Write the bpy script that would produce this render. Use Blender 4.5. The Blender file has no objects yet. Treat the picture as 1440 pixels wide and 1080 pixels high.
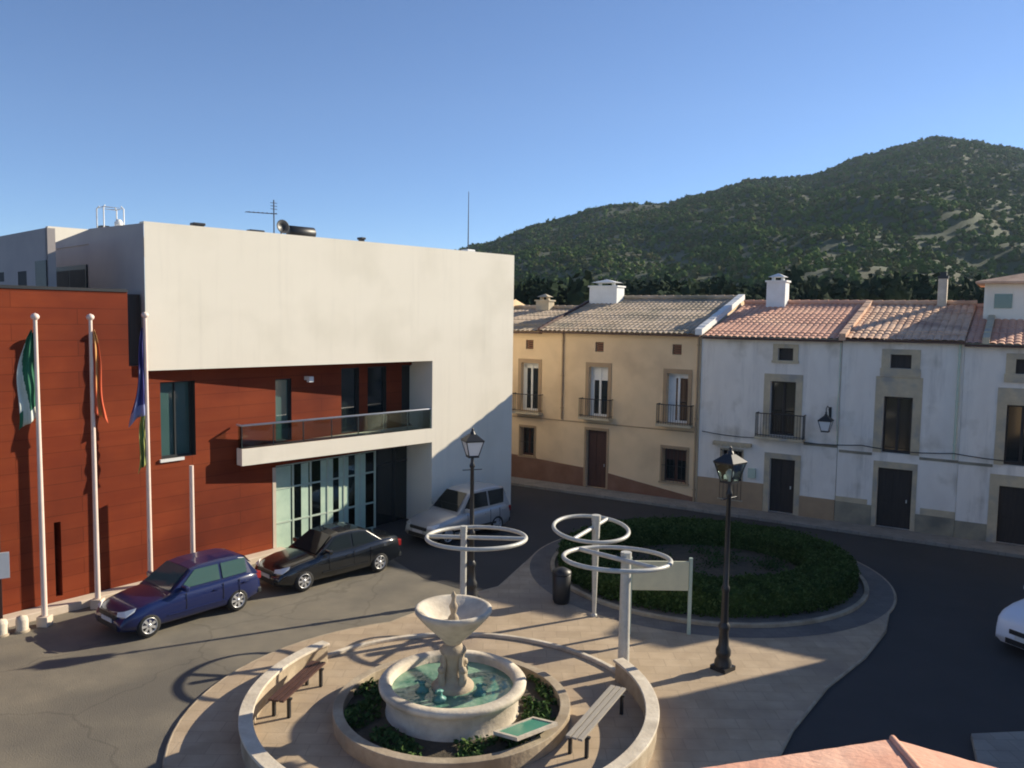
import bpy, bmesh, math, random
from mathutils import Vector, Matrix
from mathutils import noise as mnoise
random.seed(7)
R = math.radians
scene = bpy.context.scene
COL = scene.collection

# ------------------------------------------------------------------ camera
CAM_H = 7.9
F_PX = 1150.0
pitch = math.atan(93 / 1150.0)
roll = 0.0147
cd = bpy.data.cameras.new("camera")
cd.sensor_width = 36.0
cd.lens = 36.0 * F_PX / 1440.0
cd.clip_start = 0.1
cd.clip_end = 5000
cam = bpy.data.objects.new("camera", cd)
COL.objects.link(cam)
fw = Vector((0, math.cos(pitch), -math.sin(pitch)))
rt0 = Vector((1, 0, 0))
up0 = rt0.cross(fw)
rt = rt0 * math.cos(roll) - up0 * math.sin(roll) * -1.0
up = up0 * math.cos(roll) - rt0 * math.sin(roll)
rot = Matrix((rt, up, -fw)).transposed()
cam.matrix_world = Matrix.Translation((0, 0, CAM_H)) @ rot.to_4x4()
scene.camera = cam

# ------------------------------------------------------------------ light
SUN_EL = R(24.0)
SUN_AZ = math.atan2(0.90, 0.445)         # from +Y towards +X
world = bpy.data.worlds.new("World")
scene.world = world
world.use_nodes = True
wn = world.node_tree.nodes
bg = wn["Background"]
sky = wn.new("ShaderNodeTexSky")
sky.sky_type = 'NISHITA'
sky.sun_disc = False
sky.sun_elevation = SUN_EL
sky.sun_rotation = SUN_AZ
sky.altitude = 2600
sky.air_density = 1.0
sky.dust_density = 0.15
sky.ozone_density = 2.2
tint = wn.new("ShaderNodeMix"); tint.data_type = 'RGBA'; tint.blend_type = 'MULTIPLY'; tint.inputs[0].default_value = 1.0
tint.inputs[7].default_value = (0.72, 0.81, 0.96, 1)      # clear blue autumn sky
world.node_tree.links.new(sky.outputs[0], tint.inputs[6])
world.node_tree.links.new(tint.outputs[2], bg.inputs[0])
bg.inputs[1].default_value = 0.086
sl = bpy.data.lights.new("sun", 'SUN')
sl.energy = 4.45
sl.angle = R(0.5)
sl.color = (1.0, 0.89, 0.70)
sun = bpy.data.objects.new("sun", sl)
COL.objects.link(sun)
sdir = Vector((math.sin(SUN_AZ) * math.cos(SUN_EL), math.cos(SUN_AZ) * math.cos(SUN_EL), math.sin(SUN_EL)))
sun.rotation_euler = sdir.to_track_quat('Z', 'Y').to_euler()
sun.location = (30, 20, 40)
scene.view_settings.view_transform = 'Standard'
scene.view_settings.look = 'None'
scene.view_settings.gamma = 1
scene.view_settings.exposure = 0.92

scene.cycles.pixel_filter_type = 'BLACKMAN_HARRIS'
scene.cycles.filter_width = 1.9

# ------------------------------------------------------------------ helpers
class MB:
    def __init__(s):
        s.v = []; s.f = []; s.m = []; s.sm = []; s.M = Matrix.Identity(4)
    def add(s, vs, fs, mi=0, smooth=False):
        b = len(s.v)
        s.v += [tuple(s.M @ Vector(p)) for p in vs]
        for f in fs:
            s.f.append([b + i for i in f]); s.m.append(mi); s.sm.append(smooth)
        return s
    def quad(s, a, b, c, d, mi=0):
        return s.add([a, b, c, d], [(0, 1, 2, 3)], mi)
    def box(s, x0, x1, y0, y1, z0, z1, mi=0):
        vs = [(x, y, z) for x in (x0, x1) for y in (y0, y1) for z in (z0, z1)]
        return s.add(vs, [(0, 1, 3, 2), (4, 6, 7, 5), (0, 4, 5, 1), (2, 3, 7, 6), (0, 2, 6, 4), (1, 5, 7, 3)], mi)
    def prism(s, pts, z0, z1, mi=0):
        n = len(pts)
        vs = [(p[0], p[1], z0) for p in pts] + [(p[0], p[1], z1) for p in pts]
        fs = [tuple(reversed(range(n))), tuple(range(n, 2 * n))]
        fs += [(i, (i + 1) % n, n + (i + 1) % n, n + i) for i in range(n)]
        return s.add(vs, fs, mi)
    def lathe(s, prof, n=24, c=(0, 0, 0), mi=0, smooth=True):
        vs = []; fs = []
        for (r, z) in prof:
            for k in range(n):
                a = 2 * math.pi * k / n
                vs.append((c[0] + r * math.cos(a), c[1] + r * math.sin(a), c[2] + z))
        for i in range(len(prof) - 1):
            for k in range(n):
                k2 = (k + 1) % n
                fs.append((i * n + k, i * n + k2, (i + 1) * n + k2, (i + 1) * n + k))
        return s.add(vs, fs, mi, smooth)
    def tube(s, pts, r, n=10, closed=False, mi=0, smooth=True, caps=True):
        pts = [Vector(p) for p in pts]; N = len(pts)
        rs = r if isinstance(r, (list, tuple)) else [r] * N
        vs = []; fs = []; prev = None
        for i, p in enumerate(pts):
            if closed: t = pts[(i + 1) % N] - pts[i - 1]
            else: t = pts[min(i + 1, N - 1)] - pts[max(i - 1, 0)]
            t.normalize()
            if prev is None:
                u = t.cross(Vector((0, 0, 1)))
                if u.length < 0.1: u = t.cross(Vector((0, 1, 0)))
            else:
                u = prev - t * prev.dot(t)
            u.normalize(); prev = u; w = t.cross(u)
            for k in range(n):
                a = 2 * math.pi * k / n
                vs.append(tuple(p + (u * math.cos(a) + w * math.sin(a)) * rs[i]))
        for i in range(N if closed else N - 1):
            j = (i + 1) % N
            for k in range(n):
                k2 = (k + 1) % n
                fs.append((i * n + k, i * n + k2, j * n + k2, j * n + k))
        s.add(vs, fs, mi, smooth)
        if caps and not closed:
            s.add(vs[:n], [tuple(reversed(range(n)))], mi); s.add(vs[-n:], [tuple(range(n))], mi)
        return s
    def wall(s, x0, x1, z0, z1, holes, y=0.0, depth=0.25, mi=0, rmi=None):
        if rmi is None: rmi = mi
        xs = sorted({x0, x1} | {h[0] for h in holes} | {h[1] for h in holes})
        zs = sorted({z0, z1} | {h[2] for h in holes} | {h[3] for h in holes})
        xs = [x for x in xs if x0 <= x <= x1]; zs = [z for z in zs if z0 <= z <= z1]
        for i in range(len(xs) - 1):
            for j in range(len(zs) - 1):
                cx = (xs[i] + xs[i + 1]) / 2; cz = (zs[j] + zs[j + 1]) / 2
                if any(h[0] < cx < h[1] and h[2] < cz < h[3] for h in holes): continue
                s.quad((xs[i], y, zs[j]), (xs[i + 1], y, zs[j]), (xs[i + 1], y, zs[j + 1]), (xs[i], y, zs[j + 1]), mi)
        for h in holes:
            a, b, c, d = h[:4]; Y = y + depth
            s.quad((a, y, c), (a, y, d), (a, Y, d), (a, Y, c), rmi)
            s.quad((b, y, c), (b, Y, c), (b, Y, d), (b, y, d), rmi)
            s.quad((a, y, d), (b, y, d), (b, Y, d), (a, Y, d), rmi)
            s.quad((a, y, c), (a, Y, c), (b, Y, c), (b, y, c), rmi)
        return s
    def build(s, name, mats, parent=None, bevel=0, label=None):
        me = bpy.data.meshes.new(name)
        me.from_pydata(s.v, [], s.f)
        if not isinstance(mats, (list, tuple)): mats = [mats]
        for m in mats: me.materials.append(m)
        me.polygons.foreach_set("material_index", s.m)
        me.polygons.foreach_set("use_smooth", s.sm)
        me.update()
        o = bpy.data.objects.new(name, me)
        COL.objects.link(o)
        if parent: o.parent = parent
        if bevel:
            b = o.modifiers.new("bevel", 'BEVEL'); b.width = bevel; b.segments = 2; b.limit_method = 'ANGLE'; b.angle_limit = R(40)
        if label: o["label"] = label
        return o

def tag(o, label=None, cat=None, group=None, kind=None):
    if label: o["label"] = label
    if cat: o["category"] = cat
    if group: o["group"] = group
    if kind: o["kind"] = kind
    return o

def empty(name, loc, rz=0, label=None, cat=None, group=None):
    o = bpy.data.objects.new(name, None)
    o.empty_display_size = 0.3
    COL.objects.link(o); o.location = loc; o.rotation_euler = (0, 0, rz)
    return tag(o, label, cat, group)

def copy_tree(o, parent=None):
    c = o.copy(); COL.objects.link(c); c.parent = parent
    for ch in list(o.children): copy_tree(ch, c)
    return c

def mat(name, c1, c2=None, scale=1.0, rough=0.8, metal=0.0, bump=0.0, bscale=None, detail=6, stretch=(1, 1, 1),
        lo=0.35, hi=0.65, c3=None, scale3=0.3, spec=None, w3=(0.5, 0.7), extra=None):
    m = bpy.data.materials.new(name); m.use_nodes = True
    nt = m.node_tree; n = nt.nodes; L = nt.links
    p = n["Principled BSDF"]
    p.inputs["Roughness"].default_value = rough
    p.inputs["Metallic"].default_value = metal
    if spec is not None: p.inputs["Specular IOR Level"].default_value = spec
    p.inputs["Base Color"].default_value = (*c1, 1)
    tc = n.new("ShaderNodeTexCoord"); mp = n.new("ShaderNodeMapping")
    mp.inputs["Scale"].default_value = stretch
    L.new(tc.outputs["Object"], mp.inputs[0])
    out = None
    if c2:
        nz = n.new("ShaderNodeTexNoise"); nz.inputs["Scale"].default_value = scale; nz.inputs["Detail"].default_value = detail
        nz.inputs["Roughness"].default_value = 0.62
        L.new(mp.outputs[0], nz.inputs["Vector"])
        cr = n.new("ShaderNodeValToRGB")
        cr.color_ramp.elements[0].position = lo; cr.color_ramp.elements[1].position = hi
        cr.color_ramp.elements[0].color = (*c1, 1); cr.color_ramp.elements[1].color = (*c2, 1)
        L.new(nz.outputs["Fac"], cr.inputs[0]); out = cr.outputs[0]
    if c3:
        nz3 = n.new("ShaderNodeTexNoise"); nz3.inputs["Scale"].default_value = scale3; nz3.inputs["Detail"].default_value = 5
        L.new(tc.outputs["Object"], nz3.inputs["Vector"])
        mr = n.new("ShaderNodeMapRange"); mr.inputs[1].default_value = w3[0]; mr.inputs[2].default_value = w3[1]
        L.new(nz3.outputs["Fac"], mr.inputs[0])
        mx = n.new("ShaderNodeMix"); mx.data_type = 'RGBA'
        L.new(mr.outputs[0], mx.inputs[0]); L.new(out, mx.inputs[6]); mx.inputs[7].default_value = (*c3, 1)
        out = mx.outputs[2]
    if extra: out = extra(nt, tc, out)
    if out is not None: L.new(out, p.inputs["Base Color"])
    if bump:
        nb = n.new("ShaderNodeTexNoise"); nb.inputs["Scale"].default_value = bscale or scale * 6; nb.inputs["Detail"].default_value = 8
        L.new(mp.outputs[0], nb.inputs["Vector"])
        bp = n.new("ShaderNodeBump"); bp.inputs["Strength"].default_value = bump; bp.inputs["Distance"].default_value = 0.03
        L.new(nb.outputs["Fac"], bp.inputs["Height"]); L.new(bp.outputs[0], p.inputs["Normal"])
    return m

def joints(axes, bw, bh, mortar, dark, rot90=False, offset=0.5):
    # darkens thin joints of a brick pattern laid on the surface
    def fn(nt, tc, out):
        n = nt.nodes; L = nt.links
        sx = n.new("ShaderNodeSeparateXYZ"); L.new(tc.outputs["Object"], sx.inputs[0])
        cb = n.new("ShaderNodeCombineXYZ")
        L.new(sx.outputs[axes[0]], cb.inputs[0]); L.new(sx.outputs[axes[1]], cb.inputs[1])
        b = n.new("ShaderNodeTexBrick"); b.offset = offset
        b.inputs["Scale"].default_value = 1.0
        b.inputs["Brick Width"].default_value = bw; b.inputs["Row Height"].default_value = bh
        b.inputs["Mortar Size"].default_value = mortar
        b.inputs["Color1"].default_value = (1, 1, 1, 1); b.inputs["Color2"].default_value = (0.86, 0.86, 0.86, 1)
        b.inputs["Mortar"].default_value = (dark, dark, dark, 1)
        L.new(cb.outputs[0], b.inputs["Vector"])
        mx = n.new("ShaderNodeMix"); mx.data_type = 'RGBA'; mx.blend_type = 'MULTIPLY'
        mx.inputs[0].default_value = 1.0
        L.new(out, mx.inputs[6]); L.new(b.outputs["Color"], mx.inputs[7])
        return mx.outputs[2]
    return fn

def cracks(scale, width, dark, amount=1.0):
    # thin wandering cracks and tar seams
    def fn(nt, tc, out):
        n = nt.nodes; L = nt.links
        nz = n.new("ShaderNodeTexNoise"); nz.inputs["Scale"].default_value = 1.3; nz.inputs["Detail"].default_value = 6
        L.new(tc.outputs["Object"], nz.inputs["Vector"])
        mx = n.new("ShaderNodeMix"); mx.data_type = 'RGBA'; mx.blend_type = 'LINEAR_LIGHT'; mx.inputs[0].default_value = .35
        L.new(tc.outputs["Object"], mx.inputs[6]); L.new(nz.outputs["Color"], mx.inputs[7])
        v = n.new("ShaderNodeTexVoronoi"); v.feature = 'DISTANCE_TO_EDGE'; v.inputs["Scale"].default_value = scale
        L.new(mx.outputs[2], v.inputs["Vector"])
        mr = n.new("ShaderNodeMapRange"); mr.inputs[1].default_value = width * .3; mr.inputs[2].default_value = width; mr.inputs[3].default_value = dark; mr.inputs[4].default_value = 1
        L.new(v.outputs["Distance"], mr.inputs[0])
        m2 = n.new("ShaderNodeMix"); m2.data_type = 'RGBA'; m2.blend_type = 'MULTIPLY'; m2.inputs[0].default_value = amount
        L.new(out, m2.inputs[6]); L.new(mr.outputs[0], m2.inputs[7])
        return m2.outputs[2]
    return fn
def streaks(lo, amount, sx=2.5, sz=.12):
    # dirt run down the wall by rain
    def fn(nt, tc, out):
        n = nt.nodes; L = nt.links
        mp = n.new("ShaderNodeMapping"); mp.inputs["Scale"].default_value = (sx, sx, sz); L.new(tc.outputs["Object"], mp.inputs[0])
        nz = n.new("ShaderNodeTexNoise"); nz.inputs["Scale"].default_value = 1.0; nz.inputs["Detail"].default_value = 8; nz.inputs["Roughness"].default_value = .7
        L.new(mp.outputs[0], nz.inputs["Vector"])
        mr = n.new("ShaderNodeMapRange"); mr.inputs[1].default_value = .52; mr.inputs[2].default_value = .72; mr.inputs[3].default_value = 1; mr.inputs[4].default_value = lo
        L.new(nz.outputs["Fac"], mr.inputs[0])
        m2 = n.new("ShaderNodeMix"); m2.data_type = 'RGBA'; m2.blend_type = 'MULTIPLY'; m2.inputs[0].default_value = amount
        L.new(out, m2.inputs[6]); L.new(mr.outputs[0], m2.inputs[7])
        return m2.outputs[2]
    return fn

def gloss(name, c, rough=0.1, metal=0.0, spec=0.5, coat=0.0):
    m = mat(name, c, rough=rough, metal=metal, spec=spec)
    if coat: m.node_tree.nodes["Principled BSDF"].inputs["Coat Weight"].default_value = coat; m.node_tree.nodes["Principled BSDF"].inputs["Coat Roughness"].default_value = 0.05
    return m

M = {}
M['asphalt'] = mat('asphalt', (.205, .178, .132), (.155, .137, .106), 1.1, .9, bump=.35, bscale=40, detail=10, c3=(.125, .112, .09), scale3=.22, w3=(.5, .62), extra=cracks(.28, .010, .80))
M['asphalt_shaded'] = mat('asphalt_shaded', (.036, .034, .033), (.045, .042, .041), 0.6, .85, bump=.3, bscale=40)
M['paving'] = mat('paving', (.40, .30, .195), (.50, .385, .26), 1.3, .85, bump=.15, bscale=25, c3=(.33, .25, .18), scale3=.35, extra=joints((0, 1), .6, .4, .008, .72))
M['pavement'] = mat('pavement', (.26, .235, .20), (.33, .30, .25), 1.5, .85, bump=.15, bscale=25, extra=joints((0, 1), .4, .4, .01, .7))
M['stone'] = mat('stone', (.55, .47, .36), (.70, .62, .49), 3, .8, bump=.3, bscale=14, c3=(.40, .34, .26), scale3=1.4)
M['paving_shaded'] = mat('paving_shaded', (.15, .13, .115), (.20, .175, .15), 1.3, .85, bump=.15, bscale=25, c3=(.12, .11, .10), scale3=.5, extra=joints((0, 1), .3, .2, .008, .75))  # darker copy of the paving; shade round the hedge put into the colour
M['bench_wood'] = mat('bench_wood', (.30, .27, .23), (.38, .34, .28), 4, .7, stretch=(1, 8, 8))
M['stone_dark'] = mat('stone_dark', (.33, .26, .18), (.45, .37, .26), 3, .8, bump=.3, bscale=14, c3=(.26, .2, .13), scale3=1.2)
M['white_render'] = mat('white_render', (.89, .82, .68), (.86, .79, .655), .35, .9, bump=.08, bscale=30, c3=(.80, .735, .60), scale3=.5, stretch=(.6, .6, 1.6), extra=streaks(.93, 1.0))
M['rust'] = mat('rust', (.19, .033, .012), (.24, .048, .016), .55, .8, spec=.15, bump=.12, bscale=8, stretch=(.5, .5, 3.0), c3=(.125, .022, .010), scale3=.35, w3=(.45, .7),
                extra=joints((0, 2), 3.2, .42, .010, .6))
M['coping'] = mat('coping', (.55, .45, .34), (.62, .52, .42), 3, .8)
M['glass_teal'] = gloss('glass_teal', (.055, .11, .105), .06, spec=.7)
M['glass_dark'] = gloss('glass_dark', (.012, .018, .02), .06, spec=.6)
M['lit_glass_pale'] = mat('lit_glass_pale', (.50, .64, .50), (.40, .54, .43), 2, .5)
M['frame_pale'] = mat('frame_pale', (.42, .52, .42), (.48, .56, .46), 3, .45)
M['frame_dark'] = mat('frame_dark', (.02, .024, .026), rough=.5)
M['dark_void'] = mat('dark_void', (.018, .02, .022), (.03, .03, .03), 2, .8)
M['white_paint'] = mat('white_paint', (.74, .74, .72), (.66, .66, .63), 2, .6)
M['pole_paint'] = mat('pole_paint', (.78, .62, .53), (.70, .56, .47), 4, .45)
M['iron'] = mat('iron', (.014, .015, .017), (.022, .022, .024), 8, .45)
M['iron_road'] = mat('iron_road', (.07, .065, .06), (.10, .09, .08), 6, .6)
M['ring_metal'] = mat('ring_metal', (.56, .55, .50), (.46, .45, .40), 6, .42, bump=.1, bscale=30)
M['plaster_white'] = mat('plaster_white', (.86, .80, .71), (.76, .70, .62), .9, .9, bump=.15, bscale=18, c3=(.56, .50, .41), scale3=.8, w3=(.54, .72), stretch=(1, 1, .5), extra=streaks(.72, 1.0, 2.0, .2))
M['plaster_ochre'] = mat('plaster_ochre', (.80, .59, .36), (.72, .53, .32), .8, .9, bump=.12, bscale=18, c3=(.60, .43, .26), scale3=.6, w3=(.5, .75))
M['surround'] = mat('surround', (.58, .48, .32), (.46, .38, .26), 2, .9, bump=.2, bscale=12, c3=(.33, .31, .27), scale3=1.5)
M['surround_ochre'] = mat('surround_ochre', (.42, .29, .17), (.36, .25, .15), 2, .9)
M['dado_brown'] = mat('dado_brown', (.20, .095, .055), (.25, .13, .08), 1.5, .9, bump=.3, bscale=12)
M['dado_stone'] = mat('dado_stone', (.36, .31, .21), (.24, .22, .17), 1.2, .9, bump=.4, bscale=9, c3=(.16, .15, .12), scale3=.9)
M['wood_brown'] = mat('wood_brown', (.055, .022, .016), (.085, .035, .024), 2, .6, stretch=(6, 6, .6))
M['wood_dark'] = mat('wood_dark', (.018, .013, .011), (.035, .025, .02), 2, .65, stretch=(6, 6, .6))
M['tile_grey'] = mat('tile_grey', (.42, .32, .22), (.52, .41, .30), 1.1, .9, bump=.3, bscale=14, c3=(.24, .21, .15), scale3=.7, w3=(.45, .7))
M['tile_red'] = mat('tile_red', (.66, .36, .25), (.56, .29, .20), 1.6, .9, bump=.3, bscale=14, c3=(.72, .42, .28), scale3=.8)
M['tile_orange'] = mat('tile_orange', (.72, .47, .31), (.60, .37, .24), 1.6, .9, bump=.3, bscale=14, c3=(.42, .24, .16), scale3=.8)
M['tile_near'] = mat('tile_near', (.72, .37, .25), (.65, .32, .21), 2.5, .9, bump=.3, bscale=20, c3=(.78, .47, .33), scale3=1.5)
M['rubber'] = mat('rubber', (.012, .012, .012), rough=.8)
M['alloy'] = mat('alloy', (.62, .62, .62), rough=.35, metal=.6)
M['lens'] = gloss('lens', (.75, .76, .74), .12)
M['tail'] = gloss('tail', (.30, .02, .02), .2)
M['plate'] = mat('plate', (.6, .6, .58), rough=.5)
M['shaded_render'] = mat('shaded_render', (.40, .36, .34), (.34, .31, .30), .6, .9, bump=.1, bscale=20)  # darker copy of the render, shade of the side walls in its colour
M['lantern_glass'] = mat('lantern_glass', (.74, .76, .78), rough=.25)
M['soil'] = mat('soil', (.055, .045, .03), (.09, .07, .045), 5, .95, bump=.6, bscale=25)
M['gravel'] = mat('gravel', (.17, .15, .13), (.25, .22, .19), 8, .95, bump=.6, bscale=40)
def leafmat(name, a, b, scale=1.2):
    return mat(name, a, b, scale, .95, lo=.4, hi=.6, spec=.04)
M['hedge'] = leafmat('hedge', (.028, .055, .015), (.065, .105, .028), 2.5)
M['cover'] = leafmat('cover', (.025, .055, .018), (.06, .11, .035), 3)
M['wood_far'] = leafmat('wood_far', (.045, .078, .022), (.075, .115, .030), .02)
M['wood_near'] = leafmat('wood_near', (.020, .034, .020), (.036, .052, .026), .08)
M['hill'] = mat('hill', (.044, .062, .022), (.066, .062, .028), .016, .95, lo=.42, hi=.66, bump=.6, bscale=.25, c3=(.050, .068, .030), scale3=.05, w3=(.40, .55))
M['ground_far'] = mat('ground_far', (.16, .14, .09), (.11, .12, .06), .03, .95)
M['green_plate'] = gloss('green_plate', (.07, .30, .20), .25)
M['sign_cream'] = mat('sign_cream', (.66, .64, .44), (.58, .57, .40), 3, .5)
M['cloth_green'] = mat('cloth_green', (.015, .13, .065), rough=.8)
M['cloth_white'] = mat('cloth_white', (.62, .66, .58), rough=.8)
M['cloth_red'] = mat('cloth_red', (.62, .10, .035), rough=.8)
M['cloth_yellow'] = mat('cloth_yellow', (.72, .36, .12), rough=.8)
M['cloth_blue'] = mat('cloth_blue', (.045, .05, .22), rough=.8)
M['cloth_lilac'] = mat('cloth_lilac', (.25, .28, .48), rough=.8)
M['cloth_lime'] = mat('cloth_lime', (.40, .44, .12), rough=.8)
def water_mat():
    m = gloss('water', (.08, .2, .14), .05, spec=.6)
    nt = m.node_tree; n = nt.nodes; L = nt.links
    tc = n.new("ShaderNodeTexCoord"); nz = n.new("ShaderNodeTexNoise"); nz.inputs["Scale"].default_value = 5
    L.new(tc.outputs["Object"], nz.inputs["Vector"])
    bp = n.new("ShaderNodeBump"); bp.inputs["Strength"].default_value = .5; bp.inputs["Distance"].default_value = .04
    L.new(nz.outputs["Fac"], bp.inputs["Height"]); L.new(bp.outputs[0], n["Principled BSDF"].inputs["Normal"])
    cr = n.new("ShaderNodeValToRGB"); cr.color_ramp.elements[0].color = (.06, .18, .13, 1); cr.color_ramp.elements[1].color = (.22, .36, .25, 1)
    cr.color_ramp.elements[0].position = .4; cr.color_ramp.elements[1].position = .62
    nz2 = n.new("ShaderNodeTexNoise"); nz2.inputs["Scale"].default_value = 1.6
    L.new(tc.outputs["Object"], nz2.inputs["Vector"]); L.new(nz2.outputs["Fac"], cr.inputs[0]); L.new(cr.outputs[0], n["Principled BSDF"].inputs["Base Color"])
    return m
M['water'] = water_mat()
def clear_glass():
    m = bpy.data.materials.new('clear_glass'); m.use_nodes = True
    nt = m.node_tree; n = nt.nodes; L = nt.links
    g = n.new("ShaderNodeBsdfGlossy"); g.inputs["Roughness"].default_value = .03; g.inputs["Color"].default_value = (.85, .9, .9, 1)
    t = n.new("ShaderNodeBsdfTransparent"); t.inputs["Color"].default_value = (.72, .80, .76, 1)
    fr = n.new("ShaderNodeFresnel"); fr.inputs[0].default_value = 1.5
    mx = n.new("ShaderNodeMixShader")
    L.new(fr.outputs[0], mx.inputs[0]); L.new(t.outputs[0], mx.inputs[1]); L.new(g.outputs[0], mx.inputs[2])
    L.new(mx.outputs[0], n["Material Output"].inputs[0])
    return m
M['clear_glass'] = clear_glass()

# ------------------------------------------------------------------ ground
FC = (-1.08, 15.6)          # fountain centre
HC = (6.1, 25.2)            # hedge centre
mb = MB(); mb.quad((-900, -400, 0), (900, -400, 0), (900, 900, 0), (-900, 900, 0))
tag(mb.build('ground', M['ground_far']), kind='structure')
mb = MB(); mb.quad((-60, -8, .004), (60, -8, .004), (60, 62, .004), (-60, 62, .004))
tag(mb.build('road', M['asphalt']), kind='structure')
# asphalt darkened in colour to deepen the shade on the right-hand street
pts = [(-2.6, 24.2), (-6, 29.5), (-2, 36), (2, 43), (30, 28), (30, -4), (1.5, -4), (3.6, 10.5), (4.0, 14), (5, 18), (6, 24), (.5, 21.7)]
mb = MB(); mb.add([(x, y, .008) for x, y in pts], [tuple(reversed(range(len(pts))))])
tag(mb.build('road_shaded_asphalt', M['asphalt_shaded']), kind='structure')

def arc(c, r, a0, a1, n):
    return [(c[0] + r * math.cos(R(a0 + (a1 - a0) * i / n)), c[1] + r * math.sin(R(a0 + (a1 - a0) * i / n))) for i in range(n + 1)]
# plaza paving: disc round the fountain joined to the disc round the hedge
out = arc(FC, 5.25, 112, 318, 40) + [(4.3, 13.2), (5.5, 15.2), (6.9, 17.1), (8.4, 18.7), (9.6, 20.3)] + arc(HC, 5.5, -40, 166, 40) + [(-.3, 23.4), (-1.6, 22.3)]
mb = MB(); n = len(out)
ts = [(x, y, .06) for x, y in out]
mb.prism([(p[0], p[1]) for p in out], .0, .06)
tag(mb.build('plaza_paving', M['paving']), kind='structure')
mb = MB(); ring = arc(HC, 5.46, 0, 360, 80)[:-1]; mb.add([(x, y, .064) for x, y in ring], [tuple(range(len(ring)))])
tag(mb.build('hedge_paving_shaded', M['paving_shaded']), kind='structure')
mb = MB()
mb.tube([(x, y, .03) for x, y in out], .038, 6, closed=True)
tag(mb.build('plaza_kerb', M['stone_dark']), kind='structure')

HPt = Vector((3.95, 37.27)); HD = Vector((.8455, -.534)); HN = Vector((.534, .8455))
def hw(s, b):   # house frame -> world xy
    p = HPt + HD * s + HN * b
    return (p.x, p.y)
mb = MB(); a = [hw(-12, .1), hw(-12, -1.3), hw(24, -1.3), hw(24, .1)]
mb.prism(a, 0, .13)
tag(mb.build('pavement_by_houses', M['pavement'], bevel=.015), kind='structure')
mb = MB(); mb.prism([(8.86, 15.03), (7.6, 12.2), (7.2, 5.5), (14, 5.5), (14, 15.6)], 0, .13)
tag(mb.build('pavement_corner', M['pavement'], bevel=.015), kind='structure')

# ------------------------------------------------------------------ hills
HOR = lambda px: 436 + .0147 * px
def prof(px, pts):
    if px <= pts[0][0]: return pts[0][1]
    for (a, ya), (b, yb) in zip(pts, pts[1:]):
        if px <= b:
            t = (px - a) / (b - a); t = t * t * (3 - 2 * t) * .4 + t * .6
            return ya + (yb - ya) * t
    return pts[-1][1]
P1 = [(300, 462), (500, 398), (610, 351), (680, 333), (760, 306), (830, 286), (930, 278), (965, 267), (1050, 244), (1130, 240), (1200, 213), (1290, 189), (1340, 190), (1440, 208), (1600, 240), (1900, 300), (2400, 380)]
P2 = [(400, 470), (900, 420), (1000, 372), (1080, 322), (1160, 296), (1230, 287), (1300, 300), (1360, 325), (1400, 335), (1500, 310), (1700, 330), (2400, 400)]
def hill_z(x, y):
    px = 720 + 1150 * x / max(y, 1)
    e1 = (HOR(px) - prof(px, P1)) / 1150 - .010; e2 = (HOR(px) - prof(px, P2)) / 1150 - .012
    e1 = max(e1, -.03); e2 = max(e2, -.03)
    Y1 = 620 + 60 * math.sin(px * .006); Y2 = 330 + 25 * math.sin(px * .011)
    def sh(t): return max(0, min(1, t)) ** .85
    z1 = (e1 * Y1 + CAM_H) * (sh((y - 170) / (Y1 - 170)) if y < Y1 else 1 - .6 * (y - Y1) / 300)
    z2 = (e2 * Y2 + CAM_H) * (sh((y - 120) / (Y2 - 120)) ** .9 if y < Y2 else max(0, 1 - ((y - Y2) / 110) ** 1.3))
    z = max(z1, z2)
    d = abs(z1 - z2)
    k = max(0, 10 - d) / 10; z += k * k * 2.0
    nz = mnoise.fractal(Vector((x * .012, y * .012, 1.3)), .9, 2.1, 5) * 5 + mnoise.noise(Vector((x * .05, y * .05, 4))) * 1.6
    gul = -abs(mnoise.noise(Vector((x * .016 + y * .006, y * .004, 9)))) * 7
    amp = max(0, min(1, z / 30)); edge = 1 - .75 * math.exp(-((y - Y1) / 35) ** 2)
    return z + (nz + gul + 1.2) * amp * edge - .3
NX, NY = 200, 110
mb = MB(); vs = []; fs = []
for j in range(NY + 1):
    y = 115 + (900 - 115) * (j / NY) ** 1.05
    for i in range(NX + 1):
        x = y * (-.45 + (1.75) * i / NX)
        vs.append((x, y, hill_z(x, y)))
for j in range(NY):
    for i in range(NX):
        a = j * (NX + 1) + i
        fs.append((a, a + 1, a + NX + 2, a + NX + 1))
mb.add(vs, fs, 0, True)
tag(mb.build('hill', M['hill']), kind='structure')

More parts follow.
